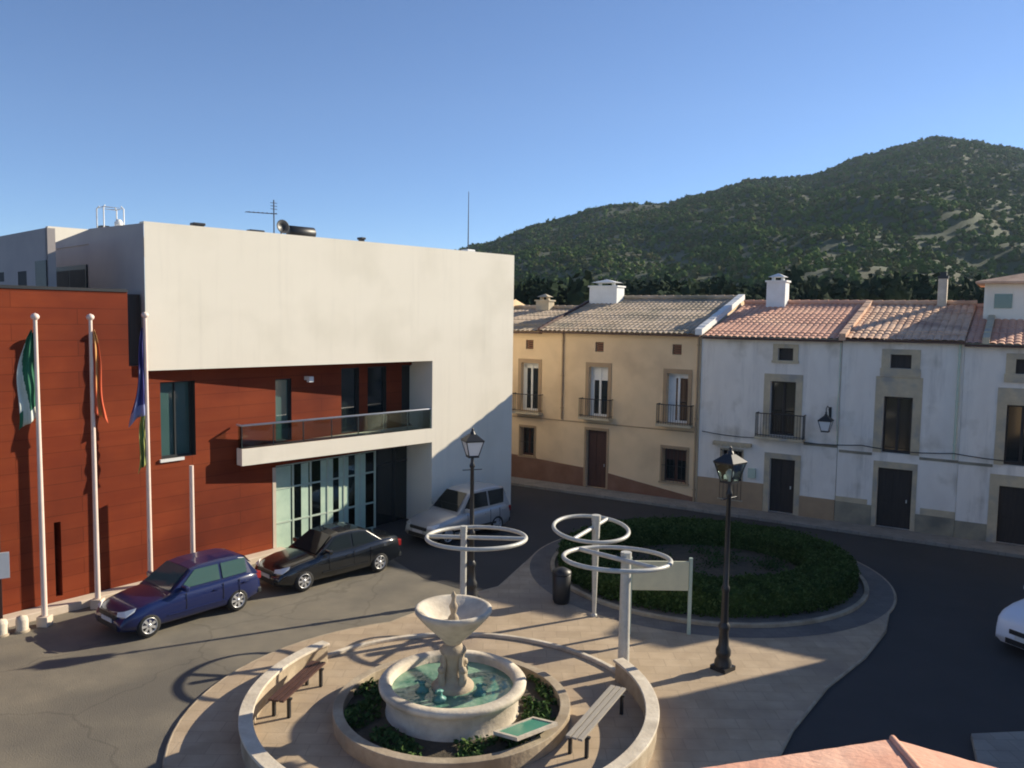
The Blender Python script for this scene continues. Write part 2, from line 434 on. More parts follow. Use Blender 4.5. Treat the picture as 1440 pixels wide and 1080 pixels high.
def ico_data(sub):
    bm = bmesh.new(); bmesh.ops.create_icosphere(bm, subdivisions=sub, radius=1)
    r = ([v.co.copy() for v in bm.verts], [tuple(v.index for v in f.verts) for f in bm.faces]); bm.free(); return r
def crown_variants(k, sub, nq, qs):
    # a crown: small dark core with many leaf-clump faces standing out of it at random angles
    res = []
    V0, F0 = ico_data(sub)
    for q in range(k):
        V = [v * .78 * (1 + .35 * mnoise.noise(v * 1.7 + Vector((q * 9, 0, 0)))) for v in V0]; Fc = list(F0)
        for _ in range(nq):
            d = Vector((random.gauss(0, 1), random.gauss(0, 1), random.gauss(0, 1) + .25)).normalized()
            p = d * random.uniform(.62, 1.05)
            u = (Vector((random.gauss(0, 1), random.gauss(0, 1), random.gauss(0, 1))) * .8 + d.cross(Vector((0, 0, 1)))).normalized(); w = u.cross((d + Vector((random.gauss(0, .5), random.gauss(0, .5), random.gauss(0, .5)))).normalized()).normalized()
            a = qs * random.uniform(.6, 1.3); b0 = len(V)
            V += [p - u * a, p + w * a * .6, p + u * a, p - w * a * .7]; Fc.append((b0, b0 + 1, b0 + 2, b0 + 3))
        res.append((V, Fc))
    return res
CR_FAR = crown_variants(12, 1, 20, .34)
CR_NEAR = crown_variants(10, 1, 110, .20)
def crown(mb, lib, x, y, z, r, h, mi=0):
    V, Fc = random.choice(lib)
    a = random.uniform(0, 6.28); ca, sa = math.cos(a), math.sin(a); b = len(mb.v)
    mb.v += [(x + r * (v.x * ca - v.y * sa), y + r * (v.x * sa + v.y * ca), z + h * (v.z + .75)) for v in V]
    mb.f += [[b + i for i in f] for f in Fc]; mb.m += [mi] * len(Fc); mb.sm += [False] * len(Fc)
mb = MB(); cnt = 0
for _ in range(400000):
    if cnt >= 28000: break
    y = 140 + 540 * random.random() ** .75
    x = y * random.uniform(-.14, .76)
    dens = mnoise.noise(Vector((x * .018, y * .012, 2.2)))
    px = 720 + 1150 * x / y
    dome = 1040 < px < 1400 and 200 < y < 345
    bare = -.5 if (px < 960 and y > 250) else -.65
    if dens < bare + random.uniform(-.2, .2): continue
    z = hill_z(x, y)
    r = random.choice((random.uniform(.9, 1.7), random.uniform(.5, 1.0))) * (.8 + y / 1500)
    mi = (random.choice((0, 1, 2)) if not dome else random.choice((1, 1, 2)))
    crown(mb, CR_FAR, x, y, z - .5, r, r * random.uniform(.75, 1.15), mi); cnt += 1
M['wood_far2'] = leafmat('wood_far2', (.062, .105, .026), (.10, .15, .038), .03)
M['wood_far3'] = leafmat('wood_far3', (.060, .078, .030), (.105, .105, .045), .03)
tag(mb.build('hillside_wood', [M['wood_far'], M['wood_far2'], M['wood_far3']]), 'dense pine and scrub woodland covering the hillside behind the houses', 'woodland', kind='stuff')
# dark belt of trees in the valley just behind the houses
mb = MB()
for _ in range(900):
    y = random.uniform(62, 125); x = y * random.uniform(-.10, .80)
    hh = 7.9 + (38 + 22 * mnoise.noise(Vector((x * .05, y * .03, 7)))) / 1150 * y + random.uniform(-1.8, .6)
    r = random.uniform(1.1, 2.2)
    for q in range(3):
        zz = hh - r * 1.2 - q * 2.2
        if zz > 0: crown(mb, CR_NEAR, x + random.uniform(-1, 1), y + random.uniform(-1, 1), zz - r * .5, r, r * random.uniform(.8, 1.3))
tag(mb.build('valley_wood', M['wood_near']), 'dark belt of trees in the valley right behind the tiled roofs', 'woodland', kind='stuff')

# ------------------------------------------------------------------ civic building (white upper block over a rust red wall)
A_R = math.atan2(.7802, .6255); A_W = R(45.5)
civ = empty('civic_building', (-12.54, 20.47, 0), A_R, 'modern public building with long cream upper storey over a rust red panelled wall', 'building')
Wm = Matrix.Translation((-12.54, 20.47, 0)) @ Matrix.Rotation(A_R, 4, 'Z')
Wm = Wm.inverted() @ Matrix.Translation((-10.3, 23.0, 0)) @ Matrix.Rotation(A_W, 4, 'Z')   # white-block frame inside the red-wall frame
WD = (3.84, 4.92, 3.66, 5.90)
holes = [WD, (7.28, 8.07, 3.74, 5.78), (10.46, 11.27, 3.74, 6.05), (11.67, 12.58, 3.74, 6.05), (13.36, 14.3, 3.74, 6.05)]
mb = MB()
holes[1] = (7.74, 8.36, 3.74, 5.80)
mb.wall(-9, 2.95, 0, 8.45, [(.86, 1.03, .35, 2.35)], depth=.45)
mb.wall(2.95, 7.73, 0, 6.4, [WD], depth=.3, rmi=1)  # reveals coloured dark to stand in for the shaded jambs
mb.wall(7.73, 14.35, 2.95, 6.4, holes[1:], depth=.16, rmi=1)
mb.box(-9, 2.95, 0.001, .5, 8.44, 8.45)
mb.quad((2.95, 0, 6.2), (2.95, 1.2, 6.2), (2.95, 1.2, 8.45), (2.95, 0, 8.45))
mb.quad((-9, 0, 0), (-9, 0, 8.45), (-9, 6, 8.45), (-9, 6, 0))
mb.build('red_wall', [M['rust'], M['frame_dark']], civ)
mb = MB(); mb.box(-9, 2.95, -.03, .5, 8.451, 8.53)
mb.build('coping', M['iron'], civ)
mb = MB(); mb.box(.5, 2.95, .46, .5, 0, 2.6); 
mb.build('backing_wall', M['dark_void'], civ); mb = MB()
mb.box(14.36, 14.5, .2, 1.2, 0, 6.4)
mb.build('backing_wall', M['dark_void'], civ)
mb = MB(); mb.box(2.955, 3.36, .10, .3, 6.41, 8.4); mb.build('slot_shade_panel', M['wood_dark'], civ)  # dark panel added to paint the shade inside the slot
# plinth step along the foot of the wall
mb = MB(); mb.box(-9, 7.9, -.45, -.003, 0, .22)
mb.build('plinth', M['coping'], civ, bevel=.02)
# windows of the red wall
def pane_window(hole, depth, gm, split=None):
    a, b, c, d = hole
    fr = MB(); Y = depth - .08
    fr.box(a, a + .05, Y, depth, c, d); fr.box(b - .05, b, Y, depth, c, d)
    fr.box(a + .05, b - .05, Y, depth, c, c + .05); fr.box(a + .05, b - .05, Y, depth, d - .05, d)
    if split: fr.box(split - .025, split + .025, Y, depth, c + .05, d - .05)
    w = fr.build('window', M['frame_dark'], civ)
    g = MB(); g.quad((a, depth - .02, c), (b, depth - .02, c), (b, depth - .02, d), (a, depth - .02, d)); g.build('pane', gm, w)
    return w
w = pane_window(WD, .3, M['glass_teal'], 4.4)
mb = MB(); mb.box(WD[0] - .06, WD[1] - .4, -.06, .35, WD[2] - .09, WD[2] - .002); mb.build('sill', M['white_paint'], w)
pane_window(holes[1], .16, M['glass_teal'])
for h in holes[2:]: pane_window(h, .16, M['glass_dark'])
# entrance glazing
ent = MB()
xs = [7.73 + i * .73 for i in range(7)]
for x in xs: ent.box(x, x + .07, .12, .2, 0, 2.95)
for z in (0.0, .95, 2.1, 2.88): ent.box(7.80, 12.1, .13, .19, z, z + .06)
E_ = ent.build('entrance_screen', M['frame_pale'], civ)
g = MB(); g.box(7.80, 12.1, .155, .165, .06, 2.88); g.build('pane', M['clear_glass'], E_)
for x0, x1 in ((7.82, 8.42), (8.84, 9.14), (9.66, 10.2), (10.46, 10.9), (11.2, 11.7)):      # pale bands that paint light and reflections onto the glazing
    b = MB(); b.box(x0, x1, .148, .153, .08, 2.86); b.build('lit_glass_band', M['lit_glass_pale'], E_)
b = MB(); b.box(7.74, 14.35, 2.2, 2.25, 0, 2.95); b.box(7.70, 7.73, 0, 2.2, 0, 2.95); b.box(7.73, 14.35, 0.21, 2.2, 2.95, 3.0)
b.build('lobby_wall', M['pavement'], civ)
# dark doorway at the right end
d = MB(); d.box(12.17, 12.27, .25, .35, 0, 2.95); d.box(14.2, 14.3, .25, .35, 0, 2.95); d.box(13.18, 13.28, .26, .34, 0, 2.95); d.box(12.27, 14.2, .26, .34, 2.3, 2.38)
dr = d.build('entrance_door', M['frame_dark'], civ)
d = MB(); d.box(12.2, 14.3, .29, .31, 0.02, 2.94); d.build('pane', M['glass_dark'], dr)
# pale jamb strip left of the entrance
mb = MB(); mb.box(7.60, 7.726, -.012, .2, .22, 2.9); mb.build('door_jamb', M['coping'], civ)

# white block (front in its own frame)
mb = MB(); mb.M = Wm
Z0, Z1 = 6.26, 10.38
mb.wall(0, 10.45, Z0, Z1, [])
mb.wall(10.45, 14.72, 0, Z1, [])
mb.quad((0, 0, Z0), (0, 3.2, Z0), (10.45, 3.2, Z0), (10.45, 0, Z0))          # soffit
mb.quad((10.45, 0, 0), (10.45, 0, Z0), (10.45, 2.4, Z0), (10.45, 2.4, 0))     # jamb
mb.quad((14.72, 0, 0), (14.72, 9, 0), (14.72, 9, Z1), (14.72, 0, Z1))
mb.box(0, 14.72, 0, .3, Z1 - .002, Z1 + .05)
mb.quad((0, .3, Z1 - .35), (14.72, .3, Z1 - .35), (14.72, 9, Z1 - .35), (0, 9, Z1 - .35))
mb.build('upper_storey', M['white_render'], civ)
# set-back volumes on the left
mb = MB(); mb.M = Wm
mb.wall(0, 0, 0, 0, [])
def sidewall(x, d0, d1, z0, za, zb, holes=()):
    # wall in plane x (front frame) running back from d0 to d1, facing -x
    xs_ = sorted({d0, d1} | {h[0] for h in holes} | {h[1] for h in holes}); 
    for i in range(len(xs_) - 1):
        cx = (xs_[i] + xs_[i + 1]) / 2
        zt = lambda d: za + (zb - za) * (d - d0) / (d1 - d0)
        hs = [h for h in holes if h[0] < cx < h[1]]
        segs = [(z0, None)] if not hs else [(z0, hs[0][2]), (hs[0][3], None)]
        for lo_, hi_ in segs:
            h0 = zt(xs_[i]) if hi_ is None else hi_; h1 = zt(xs_[i + 1]) if hi_ is None else hi_
            mb.quad((x, xs_[i], lo_), (x, xs_[i], h0), (x, xs_[i + 1], h1), (x, xs_[i + 1], lo_))
sidewall(0.0, 0.02, 4.35, 6.26, 10.38, 10.5)
sidewall(0.04, 4.35, 8.4, 6.3, 10.5, 10.22)
sidewall(0.04, 8.4, 13, 6.3, 10.22, 10.2)
sidewall(-2, 1.53, 9.5, 6.3, 10.18, 10.24, [(3.54, 4.41, 8.4, 9.06), (5.9, 6.6, 8.8, 9.1)])
mb.quad((-2, 1.53, 6.3), (.04, 1.53, 6.3), (.04, 1.53, 8.0), (-2, 1.53, 8.0))
mb.box(-2.0, -1.8, 1.53, 1.75, 6.3, 10.17)
mb.build('rear_volume', M['shaded_render'], civ)
mb = MB(); mb.M = Wm
mb.box(-2.03, -2.001, 1.62, 2.6, 8.4, 9.3); mb.build('window', M['frame_dark'], civ); mb = MB(); mb.M = Wm; mb.box(-.02, .02, 4.64, 9.55, 8.4, 9.40)
wn_ = mb.build('window', M['frame_dark'], civ)
mb = MB(); mb.M = Wm
mb.box(-.03, .0, 4.75, 6.2, 8.52, 9.25); mb.build('pane', M['dark_void'], wn_)
mb = MB(); mb.M = Wm; mb.box(-.03, .0, 6.3, 7.8, 8.52, 9.25); mb.build('pane', M['dark_void'], wn_)
for a_, b_, c_, d_ in ((3.5, 4.5, 8.4, 9.1), (5.8, 6.7, 8.8, 9.1)):
    mb = MB(); mb.M = Wm; mb.box(-1.99, -1.95, a_, b_, c_, d_); mb.build('window', M['dark_void'], civ)
mb = MB(); mb.M = Wm
mb.box(.75, 3.2, 11.0, 11.3, 6, 11.1)
mb.build('back_wall', M['white_render'], civ)
# balcony
bal = MB(); bal.M = Wm
bal.add([(2.83, 0.0, 3.2), (10.447, 0.0, 3.2), (10.447, 1.15, 3.2), (2.83, .34, 3.2), (2.83, 0, 3.72), (10.447, 0, 3.72), (10.447, 1.15, 3.72), (2.83, .34, 3.72)],
        [(3, 2, 1, 0), (4, 5, 6, 7), (0, 1, 5, 4), (1, 2, 6, 5), (2, 3, 7, 6), (3, 0, 4, 7)])
balc = bal.build('balcony', M['white_render'], civ)
b = MB(); b.M = Wm; b.box(2.86, 10.44, .06, .072, 3.73, 4.42); b.box(2.86, 2.872, .072, .3, 3.73, 4.42); b.build('glass_rail', M['clear_glass'], balc)
b = MB(); b.M = Wm; b.tube([(2.86, .36, 4.45), (2.86, .066, 4.45), (10.44, .066, 4.45)], .035, 8)
for k in range(8): b.box(2.86 + k * 1.08, 2.89 + k * 1.08, .075, .1, 3.73, 4.42)
b.build('handrail', M['alloy'], balc)
# the balcony is deeper than the wall recess at its left end: box it back to the red wall
mb = MB(); mb.M = Wm
mb.box(8.2, 8.35, 1.0, 1.15, 5.8, 5.95)
# security lamp on the red wall
mb = MB(); mb.box(8.88, 9.02, -.16, -.002, 5.72, 5.84); mb.box(8.86, 9.04, -.3, -.162, 5.66, 5.84)
mb.build('wall_spotlight', M['white_paint'], civ)

# roof fittings (each stands on the roof)
def onroof(x, y, z=Z1 - .35):
    p = Matrix.Translation((-10.3, 23.0, 0)) @ Matrix.Rotation(A_W, 4, 'Z') @ Vector((x, y, z)); return tuple(p)
t = empty('tv_aerial', onroof(4.83, 1.5), A_W, 'tall tv aerial mast with cross rods above the cream wall', 'aerial')
b = MB(); b.tube([(0, 0, 0), (0, 0, 1.65)], .022, 6); b.build('mast', M['iron'], t)
b = MB(); b.tube([(-1.0, 0, 1.16), (.12, 0, 1.2)], .014, 5)
for k in range(7): b.tube([(-.95 + k * .16, -.16, 1.165 + k * .006), (-.95 + k * .16, .16, 1.165 + k * .006)], .008, 4)
for k in range(3): b.tube([(-.12, 0, 1.35 + k * .1), (.12, 0, 1.35 + k * .1)], .01, 4)
b.build('rods', M['iron'], t)
t = empty('satellite_dish', onroof(4.95, 1.2, Z1 - .22), A_W, 'round dark satellite dish on the roof beside the aerial', 'satellite dish')
b = MB(); b.M = Matrix.Translation((0, 0, .62)) @ Matrix.Rotation(R(80), 4, 'X'); b.lathe([(0.001, -.02), (.1, -.01), (.18, .03), (.235, .08), (.22, .085), (.1, .01), (.001, 0)], 20); b.build('dish', M['iron'], t)
b = MB(); b.tube([(0, .05, 0), (0, .05, .62)], .03, 6); b.tube([(0, .05, .42), (0, -.3, .6)], .012, 5); b.build('bracket', M['iron'], t)
t = empty('water_tank', onroof(5.85, 1.5, Z1 - .2), A_W, 'long dark horizontal tank on the roof right of the dish', 'tank')
b = MB(); b.M = Matrix.Translation((-.5, 0, .52)) @ Matrix.Rotation(R(90), 4, 'Y'); b.lathe([(.001, 0), (.15, .0), (.2, .04), (.2, .96), (.15, 1.0), (.001, 1.0)], 16); b.build('drum', M['iron'], t)
for q in (-.4, .34): b = MB(); b.box(q, q + .06, -.15, .15, 0, .4); b.build('stand', M['iron'], t)
for x, hh, ww, lab in [(2.0, .52, .30, 'low dark vent box on the roof edge nearest the left corner'), (3.9, .47, .42, 'flat dark vent box on the roof left of the aerial'), (7.97, .56, .12, 'small lone dark roof vent right of the tank')]:
    t = empty('roof_vent', onroof(x, 1.0, Z1 - .27), A_W, lab, 'roof vent', 'vents along the flat roof')
    b = MB(); b.box(-ww / 2, ww / 2, -.1, .1, 0, hh - .08); b.build('duct', M['iron'], t)
    b = MB(); b.box(-ww / 2 - .04, ww / 2 + .04, -.14, .14, hh - .08, hh); b.build('cowl', M['iron'], t, bevel=.02)
t = empty('roof_cage', onroof(.5, 3.9, 10.03), A_W, 'pale tubular cage frame standing above the left roof corner', 'frame')
b = MB()
for q in ((-.3, -.3), (.3, -.3), (-.3, .3), (.3, .3)): b.tube([(q[0], q[1], 0), (q[0], q[1], 1.1), (q[0] * .8, q[1] * .8, 1.18)], .02, 5)
b.tube([(-.3, -.3, 1.12), (.3, -.3, 1.12), (.3, .3, 1.12), (-.3, .3, 1.12)], .02, 5, closed=True); b.build('tube_frame', M['white_paint'], t)
b = MB(); b.M = Matrix.Translation((.25, 0, .5)); b.lathe([(.001, 0), (.12, 0), (.13, .2), (.06, .3), (.001, .3)], 12); b.build('beacon', M['white_paint'], t)
b = MB(); b.box(-.35, -.1, -.2, .1, 0, .55); b.build('vent_box', M['iron'], t)
t = empty('aerial_mast', onroof(13.55, 1.5), A_W, 'thin whip aerial on a small white base near the right roof corner', 'aerial')
b = MB(); b.tube([(0, 0, 0), (0, 0, 2.95)], [.03, .012], 6); b.build('mast', M['iron'], t)
b = MB(); b.box(-.22, .22, -.2, .2, 0, .62); b.build('base', M['white_paint'], t, bevel=.03)

# ------------------------------------------------------------------ row of houses
A_H = math.atan2(-.534, .8455)
def house(s0, s1, label, eave, ridge, tile, plaster, name='town_house'):
    o = empty(name, (*hw(s0, 0), 0), A_H, label, 'house', 'terraced houses across the street')
    o['w'] = s1 - s0
    return o
def hwall(o, W, eave, ridge, plaster, holes, depth=.28, back=11.0):
    mb = MB()
    mb.wall(0, W, 0, eave, holes, depth=depth)
    mb.quad((0, 0, 0), (0, 0, eave), (0, back, eave), (0, back, 0)); mb.quad((W, 0, 0), (W, back, 0), (W, back, eave), (W, 0, eave))
    mb.add([(0, 0, eave), (0, 5.5, ridge - .05), (0, back, eave)], [(0, 1, 2)]); mb.add([(W, 0, eave), (W, 5.5, ridge - .05), (W, back, eave)], [(2, 1, 0)])
    mb.quad((0, back, 0), (0, back, eave), (W, back, eave), (W, back, 0))
    w = mb.build('wall', plaster, o)
    b = MB(); b.quad((0.05, depth + .25, .02), (W - .05, depth + .25, .02), (W - .05, depth + .25, eave - .05), (.05, depth + .25, eave - .05)); b.build('inner_wall', M['dark_void'], w)
    return w
def tiled_roof(o, x0, x1, eave, ridge, tm, back=5.5, over=.35, hipL=0.0):
    # corrugated clay tiles: columns of half-round tiles stepped along the slope; hipL slants the left verge
    P = .24; n = int((x1 - x0) / P); P = (x1 - x0) / n
    rows = 15; mb = MB()
    slope = math.hypot(back + over, ridge - eave)
    ux = [(0, 0), (.12, .028), (.3, .046), (.5, .05), (.7, .046), (.88, .028)]
    prof_x = [(i + u) * P for i in range(n) for u, _ in ux] + [x1 - x0]
    prof_h = [h for i in range(n) for _, h in ux] + [0]
    vs = []; fs = []
    C = len(prof_x); r = 0
    for k in range(rows):
        for e in (0, 1):
            t = (k + e) / rows
            lift = .02 if e == 0 else 0.0
            y = -over + (back + over) * t; z = eave - .05 + (ridge - eave) * t + lift
            jit = random.uniform(-.012, .012)
            for i in range(C):
                w = mnoise.noise(Vector((prof_x[i] * .7, t * 6, x0))) * .02
                xx = x0 + prof_x[i]
                if hipL: xx = x0 + hipL * t + (x1 - x0 - hipL * t) * prof_x[i] / (x1 - x0)
                vs.append((xx, y + random.uniform(-.008, .008), z + prof_h[i] + jit + w))
            r += 1
    for k in range(r - 1):
        for i in range(C - 1):
            a = k * C + i
            fs.append((a, a + 1, a + C + 1, a + C))
    mb.add(vs, fs, 0, False)
    # rear slope, eave board
    mb.quad((x0 + hipL, back, ridge + .02), (x1, back, ridge + .02), (x1, back * 2, eave), (x0 + hipL, back * 2, eave))
    rf = mb.build('roof', tm, o)
    b = MB(); b.M = Matrix.Translation((0, 0, 0))
    nr = int((x1 - x0 - hipL) / .42)
    for k in range(nr):
        xa = x0 + hipL + (x1 - x0 - hipL) * k / nr; xb = xa + (x1 - x0 - hipL) / nr + .03
        b.tube([(xa, back, ridge + .05), (xb, back, ridge + .065)], [.10, .115], 8)
    b.build('ridge_tiles', tm, rf)
    b = MB(); b.box(x0, x1, -over + .02, -.004, eave - .13, eave - .052); b.build('eave', M['wood_brown'], rf)
    return rf
def verge(o, x, eave, ridge, m, w=.3, h=.16, back=5.5, over=.36, name='verge'):
    b = MB(); n = 14
    for k in range(n):
        t0 = k / n; t1 = (k + 1) / n
        ya = -over + (back + over) * t0; yb = -over + (back + over) * t1 + .02
        za = eave + (ridge - eave) * t0; j = random.uniform(0, .03); zc = (ridge - eave) / n
        b.add([(x - w / 2, ya, za - .05), (x + w / 2, ya, za - .05), (x + w / 2, yb, za + zc - .05), (x - w / 2, yb, za + zc - .05),
               (x - w / 2, ya, za + h + j), (x + w / 2, ya, za + h + j), (x + w / 2, yb, za + zc + h + j * .4), (x - w / 2, yb, za + zc + h + j * .4)],
              [(0, 1, 5, 4), (1, 2, 6, 5), (2, 3, 7, 6), (3, 0, 4, 7), (4, 5, 6, 7)])
    return b.build(name, m, o)
def surround(o, h, m, w=.14, top=.14, sill=0, prot=.03):
    a, b_, c, d = h; b = MB()
    b.box(a - w, a - .002, -prot, -.001, c, d + top); b.box(b_ + .002, b_ + w, -prot, -.001, c, d + top)
    b.box(a - .002, b_ + .002, -prot, -.001, d + .002, d + top)
    if sill: b.box(a - w - .03, b_ + w + .03, -prot - .05, .1, c - sill, c - .002)
    return b.build('stone_surround', m, o)
def french_window(o, h, depth, frame, glass, leaves=2, solid=False, shade=0.0, top_panel=0.0):
    a, b_, c, d = h; Y = depth - .07; f = MB(); t = .07
    f.box(a, a + t, Y, depth, c, d); f.box(b_ - t, b_, Y, depth, c, d); f.box(a + t, b_ - t, Y, depth, d - t, d); f.box(a + t, b_ - t, Y, depth, c, c + t * 1.4)
    W = (b_ - a) / leaves
    for k in range(1, leaves): f.box(a + W * k - .05, a + W * k + .05, Y - .01, depth, c + t, d - t)
    if top_panel: f.box(a + t, b_ - t, Y + .02, depth, d - top_panel, d - t)
    if shade: f.box(a + t, a + t + shade, Y + .02, depth, c + .1, d - t)
    w = f.build('window', frame, o)
    g = MB(); g.box(a + .02, b_ - .02, depth - .025, depth - .015, c + .02, d - .02); g.build('pane', glass, w)
    return w
def balcony_rail(o, x0, x1, z, h=.95, out=.55):
    s = MB(); s.box(x0, x1, -out, -.035, z - .1, z)
    b = s.build('balcony', M['surround'], o)
    r = MB()
    r.tube([(x0 + .02, -.03, z + h), (x0 + .02, -out + .03, z + h), (x1 - .02, -out + .03, z + h), (x1 - .02, -.03, z + h)], .022, 6)
    r.tube([(x0 + .02, -.03, z + .08), (x0 + .02, -out + .03, z + .08), (x1 - .02, -out + .03, z + .08), (x1 - .02, -.03, z + .08)], .014, 5)
    n = int((x1 - x0) / .11)
    for k in range(n + 1):
        x = x0 + .02 + (x1 - x0 - .04) * k / n
        r.tube([(x, -out + .03, z), (x, -out + .03, z + h)], .009, 4)
    for k in range(1, 5):
        for x in (x0 + .02, x1 - .02): r.tube([(x, -out * k / 5, z), (x, -out * k / 5, z + h)], .009, 4)
    r.build('railing', M['iron'], b)
    return b
def door(o, h, depth, m, panels=2):
    a, b_, c, d = h; D = MB(); D.box(a + .002, b_ - .002, depth - .06, depth, c, d - .002)
    W = (b_ - a) / panels
    for k in range(panels):
        for z0, z1 in ((.12, .42), (.46, .94)):
            D.box(a + W * k + .08, a + W * (k + 1) - .08, depth - .085, depth - .062, c + (d - c) * z0, c + (d - c) * z1)
    w = D.build('door', m, o)
    q = MB(); q.box(b_ - .2, b_ - .16, depth - .12, depth - .087, c + 1.0, c + 1.12); q.build('handle', M['alloy'], w)
    return w
def grille(o, h, prot=.07):
    a, b_, c, d = h; g = MB()
    for k in range(7):
        x = a - .03 + (b_ - a + .06) * k / 6; g.tube([(x, -prot, c - .05), (x, -prot, d + .05)], .010, 4)
    for z in (c, (c + d) / 2, d): g.tube([(a - .06, -prot, z), (b_ + .06, -prot, z)], .012, 4)
    return g.build('window_grille', M['iron'], o)
def downpipe(o, x, z0, z1, m):
    b = MB(); b.tube([(x, -.07, z1), (x, -.07, z0)], .045, 8)
    for z in (z0 + .5, (z0 + z1) / 2, z1 - .4): b.box(x - .06, x + .06, -.12, -.004, z, z + .04)
    return b.build('downpipe', m, o)
def chimney(o, x, y, z0, z1, w, d, m, kind='pot', roof=None):
    b = MB(); b.box(x - w / 2, x + w / 2, y - d / 2, y + d / 2, z0, z1 - .18)
    c = b.build('chimney', m, o)
    k = MB()
    if kind == 'pot':
        k.box(x - w / 2 - .06, x + w / 2 + .06, y - d / 2 - .06, y + d / 2 + .06, z1 - .178, z1 - .1)
        for q in (-.25, .25): k.box(x + w * q - .06, x + w * q + .06, y - .1, y + .1, z1 - .1, z1 + .06)
        k.add([(x - w / 2 * .9, y - d / 2, z1 + .06), (x + w / 2 * .9, y - d / 2, z1 + .06), (x + w / 2 * .9, y + d / 2, z1 + .06), (x - w / 2 * .9, y + d / 2, z1 + .06), (x, y, z1 + .24)], [(0, 1, 4), (1, 2, 4), (2, 3, 4), (3, 0, 4), (3, 2, 1, 0)])
    else:
        k.box(x - w / 2 - .03, x + w / 2 + .03, y - d / 2 - .03, y + d / 2 + .03, z1 - .178, z1 - .06); k.box(x - w * .35, x + w * .35, y - d * .3, y + d * .3, z1 - .06, z1 + .1)
    k.build('chimney_cap', m if kind == 'pot' else M['iron'], c)
    return c

WP = M['plaster_white']; OC = M['plaster_ochre']
# --- ochre house (s -8 .. 4.8; a lower grey roof over its left end)
S0 = -8.0; X = lambda s: s - S0
h1 = empty('town_house', (*hw(S0, 0), 0), A_H, 'ochre house with grey tiled roof and three balconied windows, next to the cream building', 'house', 'terraced houses across the street')
att = [(X(c) - .21, X(c) + .21, 6.42, 6.86) for c in (-3.70, .01, 3.72)]
upw = [(X(c) - .48, X(c) + .48, 3.45, z) for c, z in ((-3.66, 5.75), (0.0, 5.72), (3.79, 5.60))]
gw1 = (X(-3.74) - .36, X(-3.74) + .36, 1.25, 2.62); gd = (X(-.03) - .52, X(-.03) + .52, .13, 2.80); gw3 = (X(3.76) - .52, X(3.76) + .52, .85, 2.30)
hwall(h1, 12.8, 7.35, 9.0, OC, att + upw + [gw1, gd, gw3])
rf = tiled_roof(h1, X(-3.0), 12.8, 7.35, 8.98, M['tile_grey'])
tiled_roof(h1, 0, X(-3.0) - .01, 7.30, 8.45, M['tile_grey'])
verge(h1, X(4.78), 7.35, 8.98, M['white_paint'], .30, .2)
verge(h1, X(-3.0), 7.35, 8.98, M['wood_brown'], .12, .10)
b = MB(); b.add([(X(-3.0), -.3, 7.2), (X(-3.0), 5.5, 8.4), (X(-3.0), 5.5, 8.97), (X(-3.0), -.3, 7.35)], [(0, 1, 2, 3)]); b.build('gable', M['dado_brown'], h1)
chimney(h1, X(-2.1), 5.0, 8.6, 9.72, 1.55, .9, M['white_paint'])
chimney(h1, X(-5.9), 5.2, 8.1, 9.0, .8, .6, M['surround'])
for a, b_, c, d in att:
    b = MB()
    for k in range(4): b.box(a + .02, b_ - .02, .06, .1, c + .03 + k * .105, c + .10 + k * .105)
    b.build('attic_shutter', M['dado_brown'], h1)
for q, h in enumerate(upw):
    surround(h1, h, M['surround_ochre'], .17, .2)
    french_window(h1, h, .28, M['white_paint'], M['glass_dark'], 2, shade=(.12, .1, .26)[q], top_panel=(.25, .62, .2)[q])
    balcony_rail(h1, h[0] - .3, h[1] + .3, 3.42, .85, .45)
surround(h1, gw1, M['surround_ochre'], .12, .12, .08); french_window(h1, gw1, .28, M['wood_brown'], M['glass_dark']); grille(h1, gw1)
surround(h1, gd, M['surround_ochre'], .1, .12); door(h1, gd, .26, M['wood_brown'])
surround(h1, gw3, M['surround_ochre'], .14, .14, .08); french_window(h1, gw3, .28, M['wood_brown'], M['glass_dark'], top_panel=.5); grille(h1, gw3)
b = MB()   # brown dado, higher towards the left where the street rises
b.add([(0, -.04, .1), (gd[0] - .105, -.04, .1), (gd[0] - .105, -.04, 1.0), (0, -.04, 1.45), (0, -.002, 1.46), (gd[0] - .105, -.002, 1.01)], [(0, 1, 2, 3), (3, 2, 5, 4)])
b.build('dado', M['dado_brown'], h1); b = MB()
b.add([(gd[1] + .105, -.04, .1), (12.75, -.04, .1), (12.75, -.04, .28), (gd[1] + .105, -.04, .88), (gd[1] + .105, -.002, .89), (12.75, -.002, .29)], [(0, 1, 2, 3), (3, 2, 5, 4)])
b.build('dado', M['dado_brown'], h1)
downpipe(h1, X(-1.85), 3.2, 7.25, M['surround_ochre'])
downpipe(h1, 12.7, .13, 7.25, M['surround_ochre'])
b = MB(); b.box(0, 12.6, -.02, -.002, 3.1, 3.15); b.build('string_course', M['surround_ochre'], h1)

